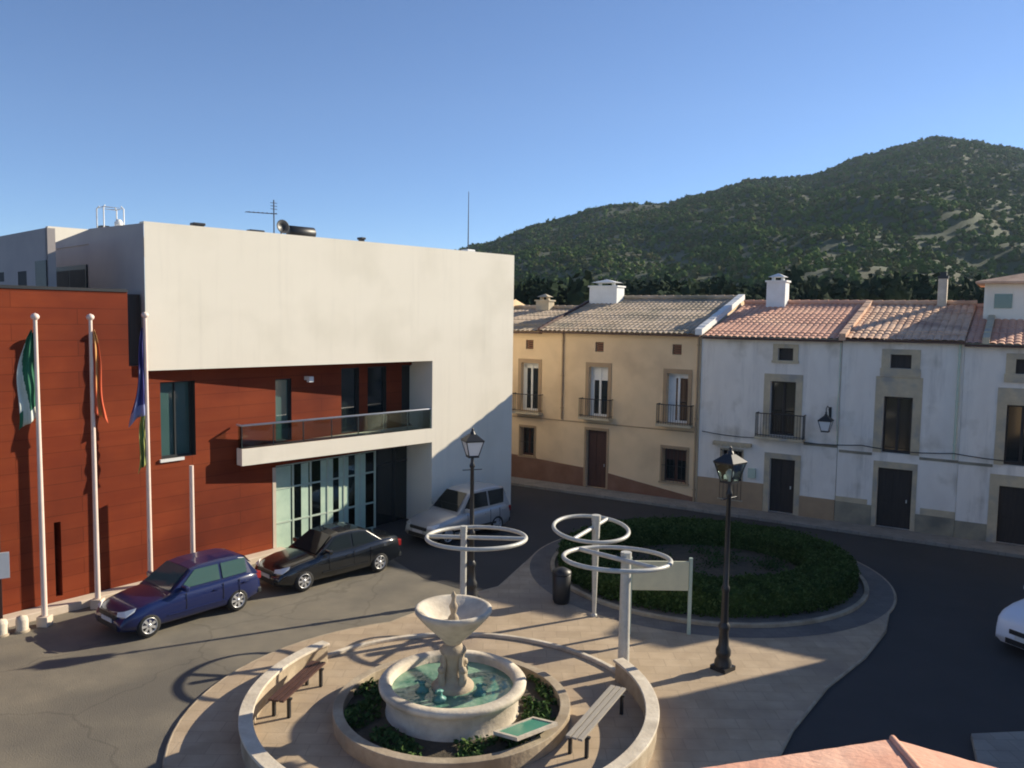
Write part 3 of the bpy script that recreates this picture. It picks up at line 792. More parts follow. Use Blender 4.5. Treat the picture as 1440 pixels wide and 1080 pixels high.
# --- first white house (s 4.82 .. 10.42)
S0 = 4.82; h2 = empty('town_house', (*hw(4.82, 0), 0), A_H, 'white house with red tiled roof and one iron balcony, beside the ochre house', 'house', 'terraced houses across the street')
X = lambda s: s - 4.82
a4 = (X(8.3) - .3, X(8.3) + .3, 6.35, 6.85); bd = (X(8.26) - .5, X(8.26) + .5, 3.3, 5.5); d4 = (X(8.35) - .5, X(8.35) + .5, .13, 2.35); g4 = (X(6.27) - .42, X(6.27) + .42, .45, 2.50)
hwall(h2, 5.6, 7.28, 8.75, WP, [a4, bd, d4, g4])
b = MB(); b.box(X(7.0), X(7.3), -.12, -.002, 1.45, 1.85); b.build('meter_box', M['frame_pale'], h2)
tiled_roof(h2, .12, 5.6, 7.28, 8.75, M['tile_red'])
chimney(h2, X(6.55), 5.2, 8.4, 9.9, .85, .7, M['white_paint'])
surround(h2, a4, M['surround'], .2, .16, .1); surround(h2, bd, M['surround'], .26, .3); surround(h2, d4, M['surround'], .22, .22); surround(h2, g4, M['surround'], .08, .08, .05)
french_window(h2, bd, .28, M['wood_dark'], M['glass_dark'], 2); balcony_rail(h2, bd[0] - .45, bd[1] + .45, 3.26, .95, .5)
door(h2, d4, .26, M['wood_dark']); french_window(h2, g4, .28, M['wood_dark'], M['glass_dark']); grille(h2, g4)
b = MB(); b.box(a4[0], a4[1], .2, .22, a4[2], a4[3]); b.build('attic_shutter', M['wood_dark'], h2)
b = MB(); b.box(g4[0] - .35, g4[1] + .4, -.2, -.002, 2.72, 2.86)
for k in range(9): b.box(g4[0] - .35 + k * .175, g4[0] - .35 + k * .175 + .1, -.23, -.2, 2.70, 2.8)
b.build('cornice', M['surround'], h2)
b = MB(); b.box(.002, d4[0] - .225, -.04, -.002, .1, 1.25); b.build('dado', M['surround_ochre'], h2); b = MB(); b.box(d4[1] + .225, 5.6, -.04, -.002, .1, .95)
b.build('dado', M['surround_ochre'], h2)
b = MB(); b.box(d4[1] + .3, 5.6, -.03, -.002, 3.02, 3.12); b.build('string_course', M['dado_stone'], h2)

# --- second white house (s 10.42 .. 14.6)
h3 = empty('town_house', (*hw(10.44, 0), 0), A_H, 'white house with worn stone door surround, between the balcony house and the dormer house', 'house', 'terraced houses across the street')
X = lambda s: s - 10.44
a5 = (X(12.52) - .36, X(12.52) + .36, 6.22, 6.74); u5 = (X(12.5) - .5, X(12.5) + .5, 3.0, 5.15); d5 = (X(12.52) - .6, X(12.52) + .6, .13, 2.42)
hwall(h3, 4.15, 7.27, 8.68, WP, [a5, u5, d5])
tiled_roof(h3, .1, 4.15, 7.33, 8.74, M['tile_orange'])
verge(h3, .04, 7.27, 8.7, M['tile_orange'], .24, .2)
chimney(h3, X(13.34), 5.3, 8.5, 9.98, .34, .34, M['stone'], 'slim')
surround(h3, a5, M['surround'], .3, .2, .3); surround(h3, u5, M['surround'], .30, .75); surround(h3, d5, M['surround'], .16, .25)
french_window(h3, u5, .28, M['wood_dark'], M['glass_dark'], 2); door(h3, d5, .26, M['wood_dark'])
b = MB(); b.box(a5[0], a5[1], .2, .22, a5[2], a5[3]); b.build('attic_shutter', M['wood_dark'], h3)
b = MB(); b.box(0, d5[0] - .165, -.05, -.002, .1, .92); b.build('dado', M['dado_stone'], h3); b = MB(); b.box(d5[1] + .165, 4.15, -.05, -.002, .1, .80)
b.build('dado', M['dado_stone'], h3)
b = MB(); b.box(0, d5[0] - .32, -.035, -.002, .925, 1.12); b.build('dado_band', M['surround'], h3); b = MB(); b.box(d5[1] + .32, 4.15, -.035, -.002, .805, 1.05); b.build('dado_band', M['surround'], h3)
b = MB(); b.box(.05, u5[0] - .32, -.03, -.002, 2.86, 2.96); b.build('string_course', M['dado_stone'], h3); b = MB(); b.box(u5[1] + .32, 4.15, -.03, -.002, 2.86, 2.96); b.build('string_course', M['dado_stone'], h3)
downpipe(h3, X(14.45), 3.0, 7.2, M['frame_pale'])

# --- house with the dormer (s 14.6 .. 22)
h4 = empty('town_house', (*hw(14.6, 0), 0), A_H, 'white house with small dormer room on its roof, rightmost of the row', 'house', 'terraced houses across the street')
X = lambda s: s - 14.6
a6 = (X(16.55) - .36, X(16.55) + .36, 6.2, 6.72); u6 = (X(16.5) - .5, X(16.5) + .5, 2.95, 5.1); d6 = (X(16.6) - .68, X(16.6) + .68, .13, 2.2)
u7 = (X(19.8) - .5, X(19.8) + .5, 2.95, 5.1)
hwall(h4, 7.4, 7.25, 8.62, WP, [a6, u6, d6, u7])
tiled_roof(h4, 0, 7.4, 7.25, 8.62, M['tile_red'])
verge(h4, X(15.25), 7.27, 8.62, M['surround'], .22, .16, name='parapet')
surround(h4, a6, M['surround'], .3, .2, .3); surround(h4, u6, M['surround'], .30, .6); surround(h4, d6, M['surround'], .3, .4); surround(h4, u7, M['surround'], .3, .4)
for h in (u6, u7): french_window(h4, h, .28, M['wood_dark'], M['glass_dark'], 2)
door(h4, d6, .26, M['wood_dark'])
b = MB(); b.box(a6[0], a6[1], .2, .22, a6[2], a6[3]); b.build('attic_shutter', M['wood_dark'], h4)
b = MB(); b.box(0, d6[0] - .305, -.05, -.002, .1, .75); b.build('dado', M['dado_stone'], h4); b = MB(); b.box(d6[1] + .305, 7.4, -.05, -.002, .1, .75); b.build('dado', M['dado_stone'], h4)
b = MB(); b.box(0, u6[0] - .32, -.03, -.002, 2.84, 2.94); b.build('string_course', M['dado_stone'], h4)
b = MB(); x0 = X(14.95); b.box(x0, x0 + 2.6, 3.4, 6.4, 7.7, 9.5)
dm = b.build('dormer', M['white_render'], h4)
b2 = MB(); b2.box(X(19.5), X(21.2), 3.3, 5.6, 7.7, 9.9); b2.build('chimney', M['white_render'], h4)  # tower block added out of view to shape the row's shadow edge
b = MB(); b.box(x0 + .35, x0 + .95, 3.37, 3.398, 8.55, 9.1); b.build('pane', M['glass_teal'], dm)
b = MB(); zr = 9.5
b.add([(x0 - .3, 3.0, zr), (x0 + 2.9, 3.0, zr), (x0 + 2.9, 6.8, zr), (x0 - .3, 6.8, zr), (x0 - .3, 3.0, zr + .08), (x0 + 2.9, 3.0, zr + .08), (x0 + 2.9, 6.8, zr + .08), (x0 - .3, 6.8, zr + .08), (x0 + 1.3, 3.9, zr + .42), (x0 + 1.3, 5.9, zr + .42)],
      [(3, 2, 1, 0), (0, 1, 5, 4), (1, 2, 6, 5), (2, 3, 7, 6), (3, 0, 4, 7), (4, 5, 8), (5, 6, 9, 8), (6, 7, 9), (7, 4, 8, 9)])
b.build('dormer_roof', M['tile_orange'], dm)

# --- block on the right, outside the photograph, that shades the street
nb = empty('corner_house', (19.05, 24.23, 0), 0, 'tall white house at the right end of the street, outside the frame', 'house')
m = MB(); m.M = Matrix.Rotation(math.atan2(-.99, -.14), 4, 'Z')
wh = [(2 + k * 3.2, 3 + k * 3.2, z, z + 1.6) for k in range(4) for z in (1.0, 4.2)]
pts = [(0, 0), (-2.3, -16), (6, -17.5), (8.5, 0.5)]
m = MB(); m.prism([pts[1], pts[2], pts[3], pts[0]], 0, 7.9); m.build('wall', WP, nb)
m = MB(); m.prism([(-2.45, -16.1), (6.1, -17.6), (8.6, .6), (-.05, .05)], 7.9, 8.0); m.build('roof', M['tile_orange'], nb)
for a, b_, c, d in wh:
    m = MB(); m.M = Matrix.Rotation(math.atan2(-16, -2.3), 4, 'Z'); m.box(a, b_, -.03, .2, c, d); m.build('window', M['glass_dark'], nb)

# --- low hipped canopy roof just below the camera
cr = empty('canopy_roof', (2.51, 5.12, 0), 0, 'salmon tiled corner of a low roof in the bottom right foreground', 'roof')
A = Vector((0, 0, 5.2)); Ld = Vector((-1.22, -.35, 0)).normalized(); Rd = Vector((.45, -.31, 0)).normalized()
hip = Vector((-.07, -.33, 0)).normalized()
pL = A + Ld * 3.2; pR = A + Rd * 2.4; pH = A + hip * 1.6 + Vector((0, 0, .33))
pL2 = pL + hip * 1.6 + Vector((0, 0, .33)); pR2 = pR + hip * 1.6 + Vector((0, 0, .33))
def tiles(b, a0, a1, b0, b1, n, m_):
    vs = []; fs = []
    nn = n * 6
    for j in range(m_ * 2):
        t = (j // 2 + j % 2) / m_; lift = .005 if j % 2 == 0 else 0
        for i in range(nn + 1):
            u = i / nn; h = abs(math.sin(u * n * math.pi)) * .0025
            p = a0.lerp(a1, u).lerp(b0.lerp(b1, u), t); vs.append((p.x, p.y, p.z + h + lift))
    for j in range(m_ * 2 - 1):
        for i in range(nn):
            a = j * (nn + 1) + i; fs.append((a, a + 1, a + nn + 2, a + nn + 1))
    b.add(vs, fs, 0, False)
b = MB(); tiles(b, pL, A, pL2, pH, 15, 5); tiles(b, A, pR, pH, pR2, 11, 5); b.build('tiled_slope', M['tile_near'], cr)
b = MB(); b.tube([A + Vector((0, 0, .01)), pH + Vector((0, 0, .01))], .022, 10); b.build('hip_tiles', M['tile_near'], cr)
b = MB()
for p, q in ((pL, A), (A, pR)):
    b.add([tuple(p + Vector((0, 0, z))) for z in (-.012, -.09)] + [tuple(q + Vector((0, 0, z))) for z in (-.012, -.09)] , [(0, 1, 3, 2)])
b.build('fascia', M['dado_brown'], cr)
b = MB(); ins = hip * .35; b.prism([tuple((pL + ins)[:2]), tuple((pL + hip * 3)[:2]), tuple((pR + hip * 3)[:2]), tuple((pR + ins)[:2]), tuple((A + ins)[:2])][::-1], 0, 5.15)
b.build('wall', OC, cr)

# ------------------------------------------------------------------ fountain
fo = empty('fountain', (FC[0], FC[1], .06), 0, 'round stone fountain with green water basin and goblet bowl on a column', 'fountain')
b = MB()
b.lathe([(1.34, 0), (1.36, .1), (1.30, .16), (1.30, .52), (1.36, .6), (1.44, .62), (1.45, .70), (1.42, .74), (1.24, .74), (1.20, .70), (1.20, .2), (0, .2)], 64)
b.build('basin', M['stone'], fo)
b = MB(); b.lathe([(1.2, .58), (.001, .58)], 64, smooth=False); b.build('water', M['water'], fo)
b = MB(); b.lathe([(.42, .2), (.42, .62), (.36, .68), (.27, .72), (.23, .78), (.20, .9), (.19, 1.15), (.25, 1.28), (.27, 1.34), (.20, 1.42), (.15, 1.46)], 24)
for k in range(4):
    a = R(45 + 90 * k); c_, s_ = math.cos(a), math.sin(a)
    b.tube([(c_ * .26, s_ * .26, .62), (c_ * .30, s_ * .30, .86), (c_ * .23, s_ * .23, 1.1), (c_ * .24, s_ * .24, 1.3)], [.08, .075, .05, .04], 8)
    b.lathe([(.001, -.08), (.06, -.05), (.075, 0), (.06, .05), (.001, .08)], 10, c=(c_ * .3, s_ * .3, 1.0))
b.build('column', M['stone_dark'], fo)
b = MB(); b.lathe([(.001, 1.44), (.16, 1.46), (.20, 1.52), (.34, 1.66), (.56, 1.88), (.70, 2.04), (.755, 2.11), (.75, 2.17), (.72, 2.19), (.66, 2.17), (.48, 2.03), (.25, 1.93), (.001, 1.90)], 48); b.build('bowl', M['stone'], fo)
b = MB(); b.lathe([(.12, 1.9), (.10, 1.98), (.05, 2.05), (.075, 2.15), (.09, 2.2), (.05, 2.28), (.035, 2.36), (.055, 2.42), (.001, 2.52)], 16); b.build('finial', M['stone_dark'], fo)
M['verdigris'] = mat('verdigris', (.05, .17, .15), (.10, .30, .26), 6, .5)
for k, a in enumerate((250, 330, 200)):
    a = R(a); b = MB(); b.M = Matrix.Translation((math.cos(a) * .62, math.sin(a) * .62, .56)) @ Matrix.Rotation(a, 4, 'Z')
    b.lathe([(.13, 0), (.14, .05), (.07, .09), (.05, .16), (.08, .2), (.001, .22)], 12); b.tube([(.0, 0, .18), (.09, 0, .24), (.15, 0, .22)], .02, 6)
    b.build('spout', M['verdigris'], fo)

# raised kerb ring with planting
def ringwall(name, c, r0, r1, z0, z1, a0, a1, n, m, cap=None, parent=None):
    b = MB(); full = abs(a1 - a0) >= 359.9
    pr = [(r0, z0), (r1, z0), (r1, z1), (r0, z1)]
    vs = []; fs = []
    for i in range(n + 1):
        a = R(a0 + (a1 - a0) * i / n)
        for r, z in pr: vs.append((r * math.cos(a), r * math.sin(a), z))
    for i in range(n):
        for k in range(4):
            k2 = (k + 1) % 4; fs.append((i * 4 + k, i * 4 + k2, (i + 1) * 4 + k2, (i + 1) * 4 + k))
    if not full: fs += [(3, 2, 1, 0), (n * 4, n * 4 + 1, n * 4 + 2, n * 4 + 3)]
    b.add(vs, fs)
    o = b.build(name, m, parent, bevel=.02 if parent is None else .012)
    if parent is None: o.location = (c[0], c[1], 0)
    return o
gr = empty('planter_ring', (FC[0], FC[1], 0), 0, 'low round stone planter kerb encircling the fountain basin', 'planter')
ringwall('kerb', FC, 2.12, 2.32, .05, .36, 0, 360, 72, M['stone_dark'], parent=gr)
b = MB(); b.lathe([(2.12, .16), (1.31, .2)], 64); b.build('soil', M['soil'], gr)
# wall arcs
def seatwall(a0, a1, label, n=48):
    w = empty('seat_wall', (FC[0], FC[1], 0), 0, label, 'low wall', 'curved walls round the fountain')
    ringwall('wall', FC, 3.80, 3.98, .05, .46, a0, a1, n, M['stone_dark'], parent=w)
    ringwall('wall_top', FC, 3.76, 4.02, .463, .52, a0 - .4, a1 + .4, n, M['stone'], parent=w)
    return w
seatwall(142, 262, 'curved pale stone wall on the left of the fountain, by the asphalt')
seatwall(-78, 26, 'curved pale stone wall on the right of the fountain, running into the shade')
k = ringwall('far_kerb', FC, 3.98, 4.10, .05, .14, 26.8, 141.2, 60, M['stone'])
tag(k, 'thin pale curved kerb behind the fountain joining the two walls', 'kerb')

def bench(p, q, label, wm='bench_wood'):
    p = Vector((*p, 0)); q = Vector((*q, 0)); d = (q - p); L_ = d.length; m_ = (p + q) / 2
    o = empty('bench', (m_.x, m_.y, .06), math.atan2(d.y, d.x), label, 'bench', 'slatted benches by the curved walls')
    b = MB()
    for k in range(3): b.box(-L_ / 2, L_ / 2, -.17 + k * .115, -.08 + k * .115, .40, .44)
    b.build('seat', M[wm], o)
    for x in (-L_ / 2 + .2, L_ / 2 - .25):
        b = MB(); b.box(x, x + .06, -.2, -.14, 0, .36); b.box(x, x + .06, .12, .18, 0, .36); b.box(x, x + .06, -.21, .21, .361, .399); b.build('leg', M['iron'], o)
    return o
bench((2.25, 16.0), (1.20, 13.95), 'grey slatted bench in the shade inside the right hand curved wall')
bench((-4.05, 17.0), (-4.45, 15.2), 'dark brown slatted bench inside the left hand curved wall, in the sun', 'wood_brown')  # dark wood colour stands in for the band of shade here

def leaves(mb, p, size, nrm=None, mi=0):
    # one pointed leaf-sized quad, randomly turned
    d = Vector((random.gauss(0, 1), random.gauss(0, 1), random.gauss(0, 1)))
    if nrm: d = d * .75 + nrm * .9
    d.normalize(); u = d.cross(Vector((random.gauss(0, 1), random.gauss(0, 1), random.gauss(0, 1)))).normalized(); w = d.cross(u)
    a = size * random.uniform(.6, 1.2); bq = a * .55; P = Vector(p)
    b0 = len(mb.v)
    mb.v += [tuple(P - u * a), tuple(P + w * bq), tuple(P + u * a), tuple(P - w * bq)]
    mb.f.append([b0, b0 + 1, b0 + 2, b0 + 3]); mb.m.append(mi); mb.sm.append(False)
b = MB()
for _ in range(5200):
    a = random.uniform(0, 2 * math.pi); r = math.sqrt(random.uniform(1.42 ** 2, 2.1 ** 2))
    x = FC[0] + r * math.cos(a); y = FC[1] + r * math.sin(a)
    d = mnoise.noise(Vector((x * 1.3, y * 1.3, 3)))
    if d < -.12: continue
    leaves(b, (x, y, .19 + random.random() * (.10 + .22 * max(0, d))), .06, Vector((0, 0, 1)), random.choice((0, 0, 1)))
M['cover2'] = leafmat('cover2', (.07, .12, .035), (.11, .16, .05), 3)
tag(b.build('ground_cover', [M['cover'], M['cover2']]), 'low leafy green plants filling the planter round the fountain', 'ground cover', kind='stuff')
# green panel lying in the planter
gp = empty('green_panel', (.40, 14.25, .06), R(-38), 'flat green panel in pale frame leaning in the planter in front of the basin', 'panel')
gp.rotation_euler = (R(-14), 0, R(38))
b = MB(); b.box(-.47, .47, -.36, -.30, .38, .44); b.box(-.47, .47, .30, .36, .38, .44); b.box(-.47, -.41, -.30, .30, .38, .44); b.box(.41, .47, -.30, .30, .38, .44)
b.build('frame', M['stone'], gp)
b = MB(); b.box(-.41, .41, -.3, .3, .39, .425); b.build('plate', M['green_plate'], gp)
b = MB(); b.box(-.06, .06, -.2, -.14, .05, .388); b.box(-.06, .06, .14, .2, .05, .388); b.build('foot', M['iron'], gp)

# ------------------------------------------------------------------ ring sculptures
def sculpture(base, h, ring_c, rad, tilt, bar_deg, label, pr=(.085, .075), tube=.05, lean=(0, 0)):
    o = empty('ring_sculpture', (base[0], base[1], .06), 0, label, 'sculpture', 'hoop sculptures on posts round the fountain')
    top = Vector((lean[0], lean[1], h))
    b = MB(); b.tube([(0, 0, 0), top * .5, top], [pr[0], (pr[0] + pr[1]) / 2, pr[1]], 14)
    b.lathe([(pr[0] + .03, 0), (pr[0] + .03, .05), (pr[0], .07)], 14)
    b.build('post', M['ring_metal'], o)
    C = Vector((ring_c[0] - base[0], ring_c[1] - base[1], ring_c[2] - .06))
    T = Matrix.Translation(C) @ Matrix.Rotation(tilt[1], 4, 'Z') @ Matrix.Rotation(tilt[0], 4, 'X')
    b = MB(); b.M = T; b.tube([(rad * math.cos(2 * math.pi * k / 48), rad * math.sin(2 * math.pi * k / 48), 0) for k in range(48)], tube, 12, closed=True); b.build('hoop', M['ring_metal'], o)
    a = R(bar_deg); b = MB(); b.M = T; d = Vector((math.cos(a), math.sin(a), 0)); b.tube([d * -(rad - tube * .6), d * (rad - tube * .6)], tube * 1.05, 12)
    b.build('crossbar', M['ring_metal'], o)
    # small forked bracket carrying the hoop
    b = MB(); bp_ = T @ (d * (T.inverted() @ top).dot(d))
    b.tube([top - Vector((0, 0, .05)), top + Vector((0, 0, .10))], pr[1] * 1.1, 10); b.tube([top, bp_], tube * .9, 8); b.tube([top + Vector((-.1, 0, -.12)), bp_ + Vector((.06, 0, .16))], tube * .7, 8)
    b.build('bracket', M['ring_metal'], o)
    return o
sculpture((-1.13, 19.7), 2.64, (-.82, 19.75, 2.50), 1.22, (R(-2.5), R(4)), -8, 'hoop on a pale post directly behind the fountain bowl, leftmost of the three', tube=.05)
sculpture((2.26, 21.1), 2.62, (2.12, 21.0, 2.44), .98, (R(6), R(20)), 38, 'highest hoop with a bright bar, on a thin post in front of the hedge', pr=(.05, .11), tube=.05)
sculpture((2.58, 17.72), 2.62, (2.38, 17.75, 2.62), 1.18, (R(-4), R(-10)), -40, 'hoop on a thick pale post at the end of the right hand curved wall', pr=(.13, .11), tube=.05)

# ------------------------------------------------------------------ street lamps
def lantern(b, g, s=1.0):
    # four-sided tapering lantern: b frame, g glass; origin at its foot
    w0, w1, h = .13 * s, .23 * s, .42 * s
    g.add([(-w0, -w0, .06), (w0, -w0, .06), (w0, w0, .06), (-w0, w0, .06), (-w1, -w1, h), (w1, -w1, h), (w1, w1, h), (-w1, w1, h)],
          [(0, 1, 5, 4), (1, 2, 6, 5), (2, 3, 7, 6), (3, 0, 4, 7), (3, 2, 1, 0)])
    for sx, sy in ((-1, -1), (1, -1), (1, 1), (-1, 1)): b.tube([(sx * w0, sy * w0, .04), (sx * w1, sy * w1, h)], .014 * s, 5)
    b.box(-w0 - .01, w0 + .01, -w0 - .01, w0 + .01, 0, .055); b.box(-w1 - .02, w1 + .02, -w1 - .02, w1 + .02, h + .001, h + .035)
    b.add([(-w1 - .03, -w1 - .03, h + .036), (w1 + .03, -w1 - .03, h + .036), (w1 + .03, w1 + .03, h + .036), (-w1 - .03, w1 + .03, h + .036), (-.08, -.08, h + .2), (.08, -.08, h + .2), (.08, .08, h + .2), (-.08, .08, h + .2)],
          [(0, 1, 5, 4), (1, 2, 6, 5), (2, 3, 7, 6), (3, 0, 4, 7), (4, 5, 6, 7), (3, 2, 1, 0)])
    b.lathe([(.08 * s, h + .2), (.06, h + .26), (.03, h + .29), (.045, h + .33), (.001, h + .38)], 10)
def street_lamp(x, y, H, label, rz, clear=False):
    o = empty('street_lamp', (x, y, .06), rz, label, 'street lamp', 'black lantern street lamps')
    b = MB(); b.box(-.2, .2, -.2, .2, 0, .10); b.lathe([(.2, .10), (.19, .2), (.14, .3), (.17, .36), (.17, .46), (.12, .55), (.10, .9), (.13, .96), (.13, 1.02), (.085, 1.1)], 16); b.build('base', M['iron'], o)
    hp = H - .85
    b = MB(); b.lathe([(.085, 1.1), (.075, 1.8), (.095, 1.84), (.095, 1.9), (.065, 1.95), (.05, hp - .3), (.075, hp - .27), (.075, hp - .22), (.045, hp - .15), (.04, hp)], 16)
    b.tube([(-.28, 0, hp - .35), (.28, 0, hp - .35)], .014, 6); b.build('pole', M['iron'], o)
    f = MB(); g = MB(); f.M = g.M = Matrix.Translation((0, 0, hp)); lantern(f, g, 1.05)
    lf = f.build('lantern', M['iron'], o); g.build('lantern_glass', M['clear_glass'] if clear else M['lantern_glass'], lf)
    if clear:
        b = MB(); b.lathe([(.03, .06), (.05, .1), (.09, .17), (.09, .24), (.04, .30), (.001, .31)], 14, c=(0, 0, hp)); b.build('bulb', M['lantern_glass'], lf)
    return o
street_lamp(-1.06, 22.29, 4.85, 'black street lamp with white lantern standing behind the fountain near the silver car', R(20))
street_lamp(4.85, 17.89, 5.12, 'black street lamp at the tip of the sunlit paving, right of the sign', R(40), True)
# lantern on the wall of the white house
wl = empty('wall_lantern', (*hw(10.1, -.02), 4.35), A_H, 'black lantern on a curved bracket fixed to the white house wall', 'wall lamp')
b = MB(); b.tube([(0, 0, .0), (0, -.25, .25), (0, -.55, .33), (0, -.75, .25), (0, -.75, .1)], .02, 6); b.box(-.05, .05, 0.0, .02, -.2, .25); b.tube([(0, 0, -.15), (0, -.3, .2)], .014, 5); b.build('bracket', M['iron'], wl)
f = MB(); g = MB(); f.M = g.M = Matrix.Translation((0, -.75, -.65)); lantern(f, g, 1.0); lf = f.build('lantern', M['iron'], wl); g.build('lantern_glass', M['lantern_glass'], lf)
cb = MB(); cb.tube([(*hw(10.38, -.05), 7.1), (*hw(10.4, -.06), 5.4), (*hw(10.36, -.05), 4.6), (*hw(10.42, -.05), 3.1)], .02, 5)
tag(cb.build('wall_cable', M['frame_pale']), 'pale cable running down the white wall from the eave past the lantern', 'cable')

# ------------------------------------------------------------------ flagpoles and flags
poles = [(-11.67, 20.02, 7.68, 'flagpole with the green and white flag, leftmost of the row'),
         (-10.99, 21.32, 7.68, 'flagpole with the red and yellow flag, second from the left'),
         (-10.62, 23.30, 7.68, 'flagpole with the blue flag, just in front of the cream block corner'),
         (-10.05, 25.25, 3.40, 'short pale post below the recessed window, behind the blue car')]
# the last two stand close to the wall
poles[2] = (-10.12, 22.55, 7.75, poles[2][3]); poles[3] = (-9.15, 23.15, 3.55, poles[3][3])
proto = None
for x, y, h, lab in poles:
    o = empty('flagpole', (x, y, 0), 0, lab, 'flagpole', 'flagpoles in front of the red wall')
    b = MB(); b.tube([(0, 0, .1), (0, 0, h)], [.072, .045 if h > 5 else .06], 12); b.build('shaft', M['pole_paint'], o)
    b = MB(); b.box(-.14, .14, -.14, .14, 0, .26); b.build('base_block', M['coping'], o, bevel=.02)
    if h > 5:
        b = MB(); b.lathe([(.05, 0), (.09, .04), (.10, .09), (.07, .14), (.001, .17)], 12, c=(0, 0, h)); b.build('finial', M['pole_paint'], o)
def flag(x, y, top, L, wmax, mats, fn, label, side=-1, seed=0):
    b = MB(); rows, cols = 30, 22; vs = []
    for j in range(rows + 1):
        t = j / rows
        w = .05 + wmax * (t ** .85) * (1 - .12 * max(0, t - .85) / .15)
        for i in range(cols + 1):
            s = i / cols
            fold = math.sin(s * 9.5 + t * 2.0 + seed) * (.05 + .05 * t) * (1 - .3 * s)
            dz = -s * .35 * t * (1 if t > .1 else 0) - .04 * math.sin(s * 5 + seed)
            vs.append((side * (.05 + w * s * (.75 + .25 * math.sin(t * 5 + seed))), fold + .02 * math.sin(t * 17 + s * 4), -t * L + dz))
    fs = []; mi = []
    for j in range(rows):
        for i in range(cols):
            a = j * (cols + 1) + i; fs.append((a, a + 1, a + cols + 2, a + cols + 1)); mi.append(fn(i / cols, j / rows))
    b.add(vs, fs, 0, True); b.m = mi
    o = b.build('flag', mats); o.location = (x, y, top)
    o.rotation_euler = (0, 0, R(25))
    sd = o.modifiers.new('solid', 'SOLIDIFY'); sd.thickness = .006
    return tag(o, label, 'flag', 'furled flags on the poles')
flag(poles[0][0], poles[0][1], 7.4, 2.1, .72, [M['cloth_green'], M['cloth_white']], lambda s, t: 1 if (s + t * .9 > 1.05 and s + t * .5 < 1.45 and not (t > .8 and s > .75)) or t > .84 and s < .7 else 0, 'limp green and white flag hanging furled from the left pole', -1, .3)
flag(poles[1][0], poles[1][1], 7.4, 2.1, .42, [M['cloth_red'], M['cloth_yellow']], lambda s, t: 1 if .25 < s < .6 or t < .12 else 0, 'limp red and yellow flag hanging furled from the second pole', 1, 1.2)
flag(poles[2][0], poles[2][1], 7.45, 2.35, .46, [M['cloth_blue'], M['cloth_lilac']], lambda s, t: 1 if (.5 < s < .8 and t > .4) or (t > .85) else 0, 'limp dark blue and lilac flag hanging furled beside the cream corner', -1, 2.1)
flag(poles[2][0], poles[2][1], 5.2, 1.45, .32, [M['cloth_lime'], M['cloth_green']], lambda s, t: 1 if .3 < s < .5 else 0, 'limp yellow green flag hanging under the blue one', -1, .8)

# stumps, sign at the left edge
for x, y, s_, lab in [(-12.35, 19.35, .15, 'short pale stone bollard at the left edge of the photo'), (-12.0, 19.62, .14, 'short pale stone bollard just left of the leftmost flagpole')]:
    o = empty('bollard', (x, y, 0), 0, lab, 'bollard', 'stone bollards by the red wall')
    b = MB(); b.lathe([(s_, 0), (s_, .3), (s_ * .85, .38), (.001, .42)], 14); b.build('shaft', M['stone'], o)
    b = MB(); b.lathe([(s_ + .03, 0), (s_ + .03, .05), (s_, .06)], 14); b.build('foot', M['stone_dark'], o)
sg = empty('notice_sign', (-12.62, 19.75, 0), R(30), 'white square notice on a dark post at the left edge', 'sign')
b = MB(); b.box(-.06, .06, -.05, .05, 0, 4.6); b.build('post', M['wood_brown'], sg)
b = MB(); b.box(-.28, .24, -.08, -.052, 1.30, 1.95); b.build('panel', M['white_paint'], sg)

# information panel by the hedge
ip = empty('information_panel', (3.78, 19.94, .06), 0, 'pale greenish board between two thin posts in front of the hedge', 'sign')
b = MB(); b.box(.70, .78, -.04, .04, 0, 1.95); b.build('post', M['frame_pale'], ip); b = MB(); b.box(-.80, -.72, -.04, .04, 0, 1.95); b.build('post', M['frame_pale'], ip)
b = MB(); b.box(-.715, .695, -.03, .03, 1.12, 1.86); b.build('board', M['sign_cream'], ip, bevel=.01)
# litter bin beside the hedge
lb = empty('litter_bin', (1.45, 22.1, .06), 0, 'dark litter bin standing at the left end of the hedge', 'bin')
b = MB(); b.lathe([(.20, 0), (.24, .1), (.26, .8), (.24, .82), (.22, .78), (.2, .1)], 16); b.build('drum', M['iron'], lb)
b = MB(); b.lathe([(.27, .83), (.26, .9), (.12, .98), (.001, 1.0)], 16); b.build('lid', M['iron'], lb)

# ------------------------------------------------------------------ round hedge
b = MB(); E2 = (4.5, 4.1)
def hedge_shape(a):     # unevenness along the hedge
    return 1 + .05 * mnoise.noise(Vector((math.cos(a) * 3, math.sin(a) * 3, 1)))
core = MB(); n = 96; vs = []; fs = []
pr = [(-.62, .06), (-.62, .54), (-.45, .66), (.45, .66), (.62, .54), (.62, .06)]
for i in range(n):
    a = 2 * math.pi * i / n; k = hedge_shape(a)
    for q, z in pr: vs.append((HC[0] + (E2[0] - .7 + q) * math.cos(a), HC[1] + (E2[1] - .7 + q) * math.sin(a), .06 + z * k))
for i in range(n):
    for q in range(5):
        j = (i + 1) % n; fs.append((i * 6 + q, i * 6 + q + 1, j * 6 + q + 1, j * 6 + q))
core.add(vs, fs); 
hd = empty('round_hedge', (HC[0], HC[1], 0), 0, 'clipped dark green ring shaped hedge across from the white houses', 'hedge')
core.M = Matrix.Identity(4)
for i_, v in enumerate(core.v): core.v[i_] = (v[0] - HC[0], v[1] - HC[1], v[2])
core.build('branches', M['cover'], hd)
b = MB()
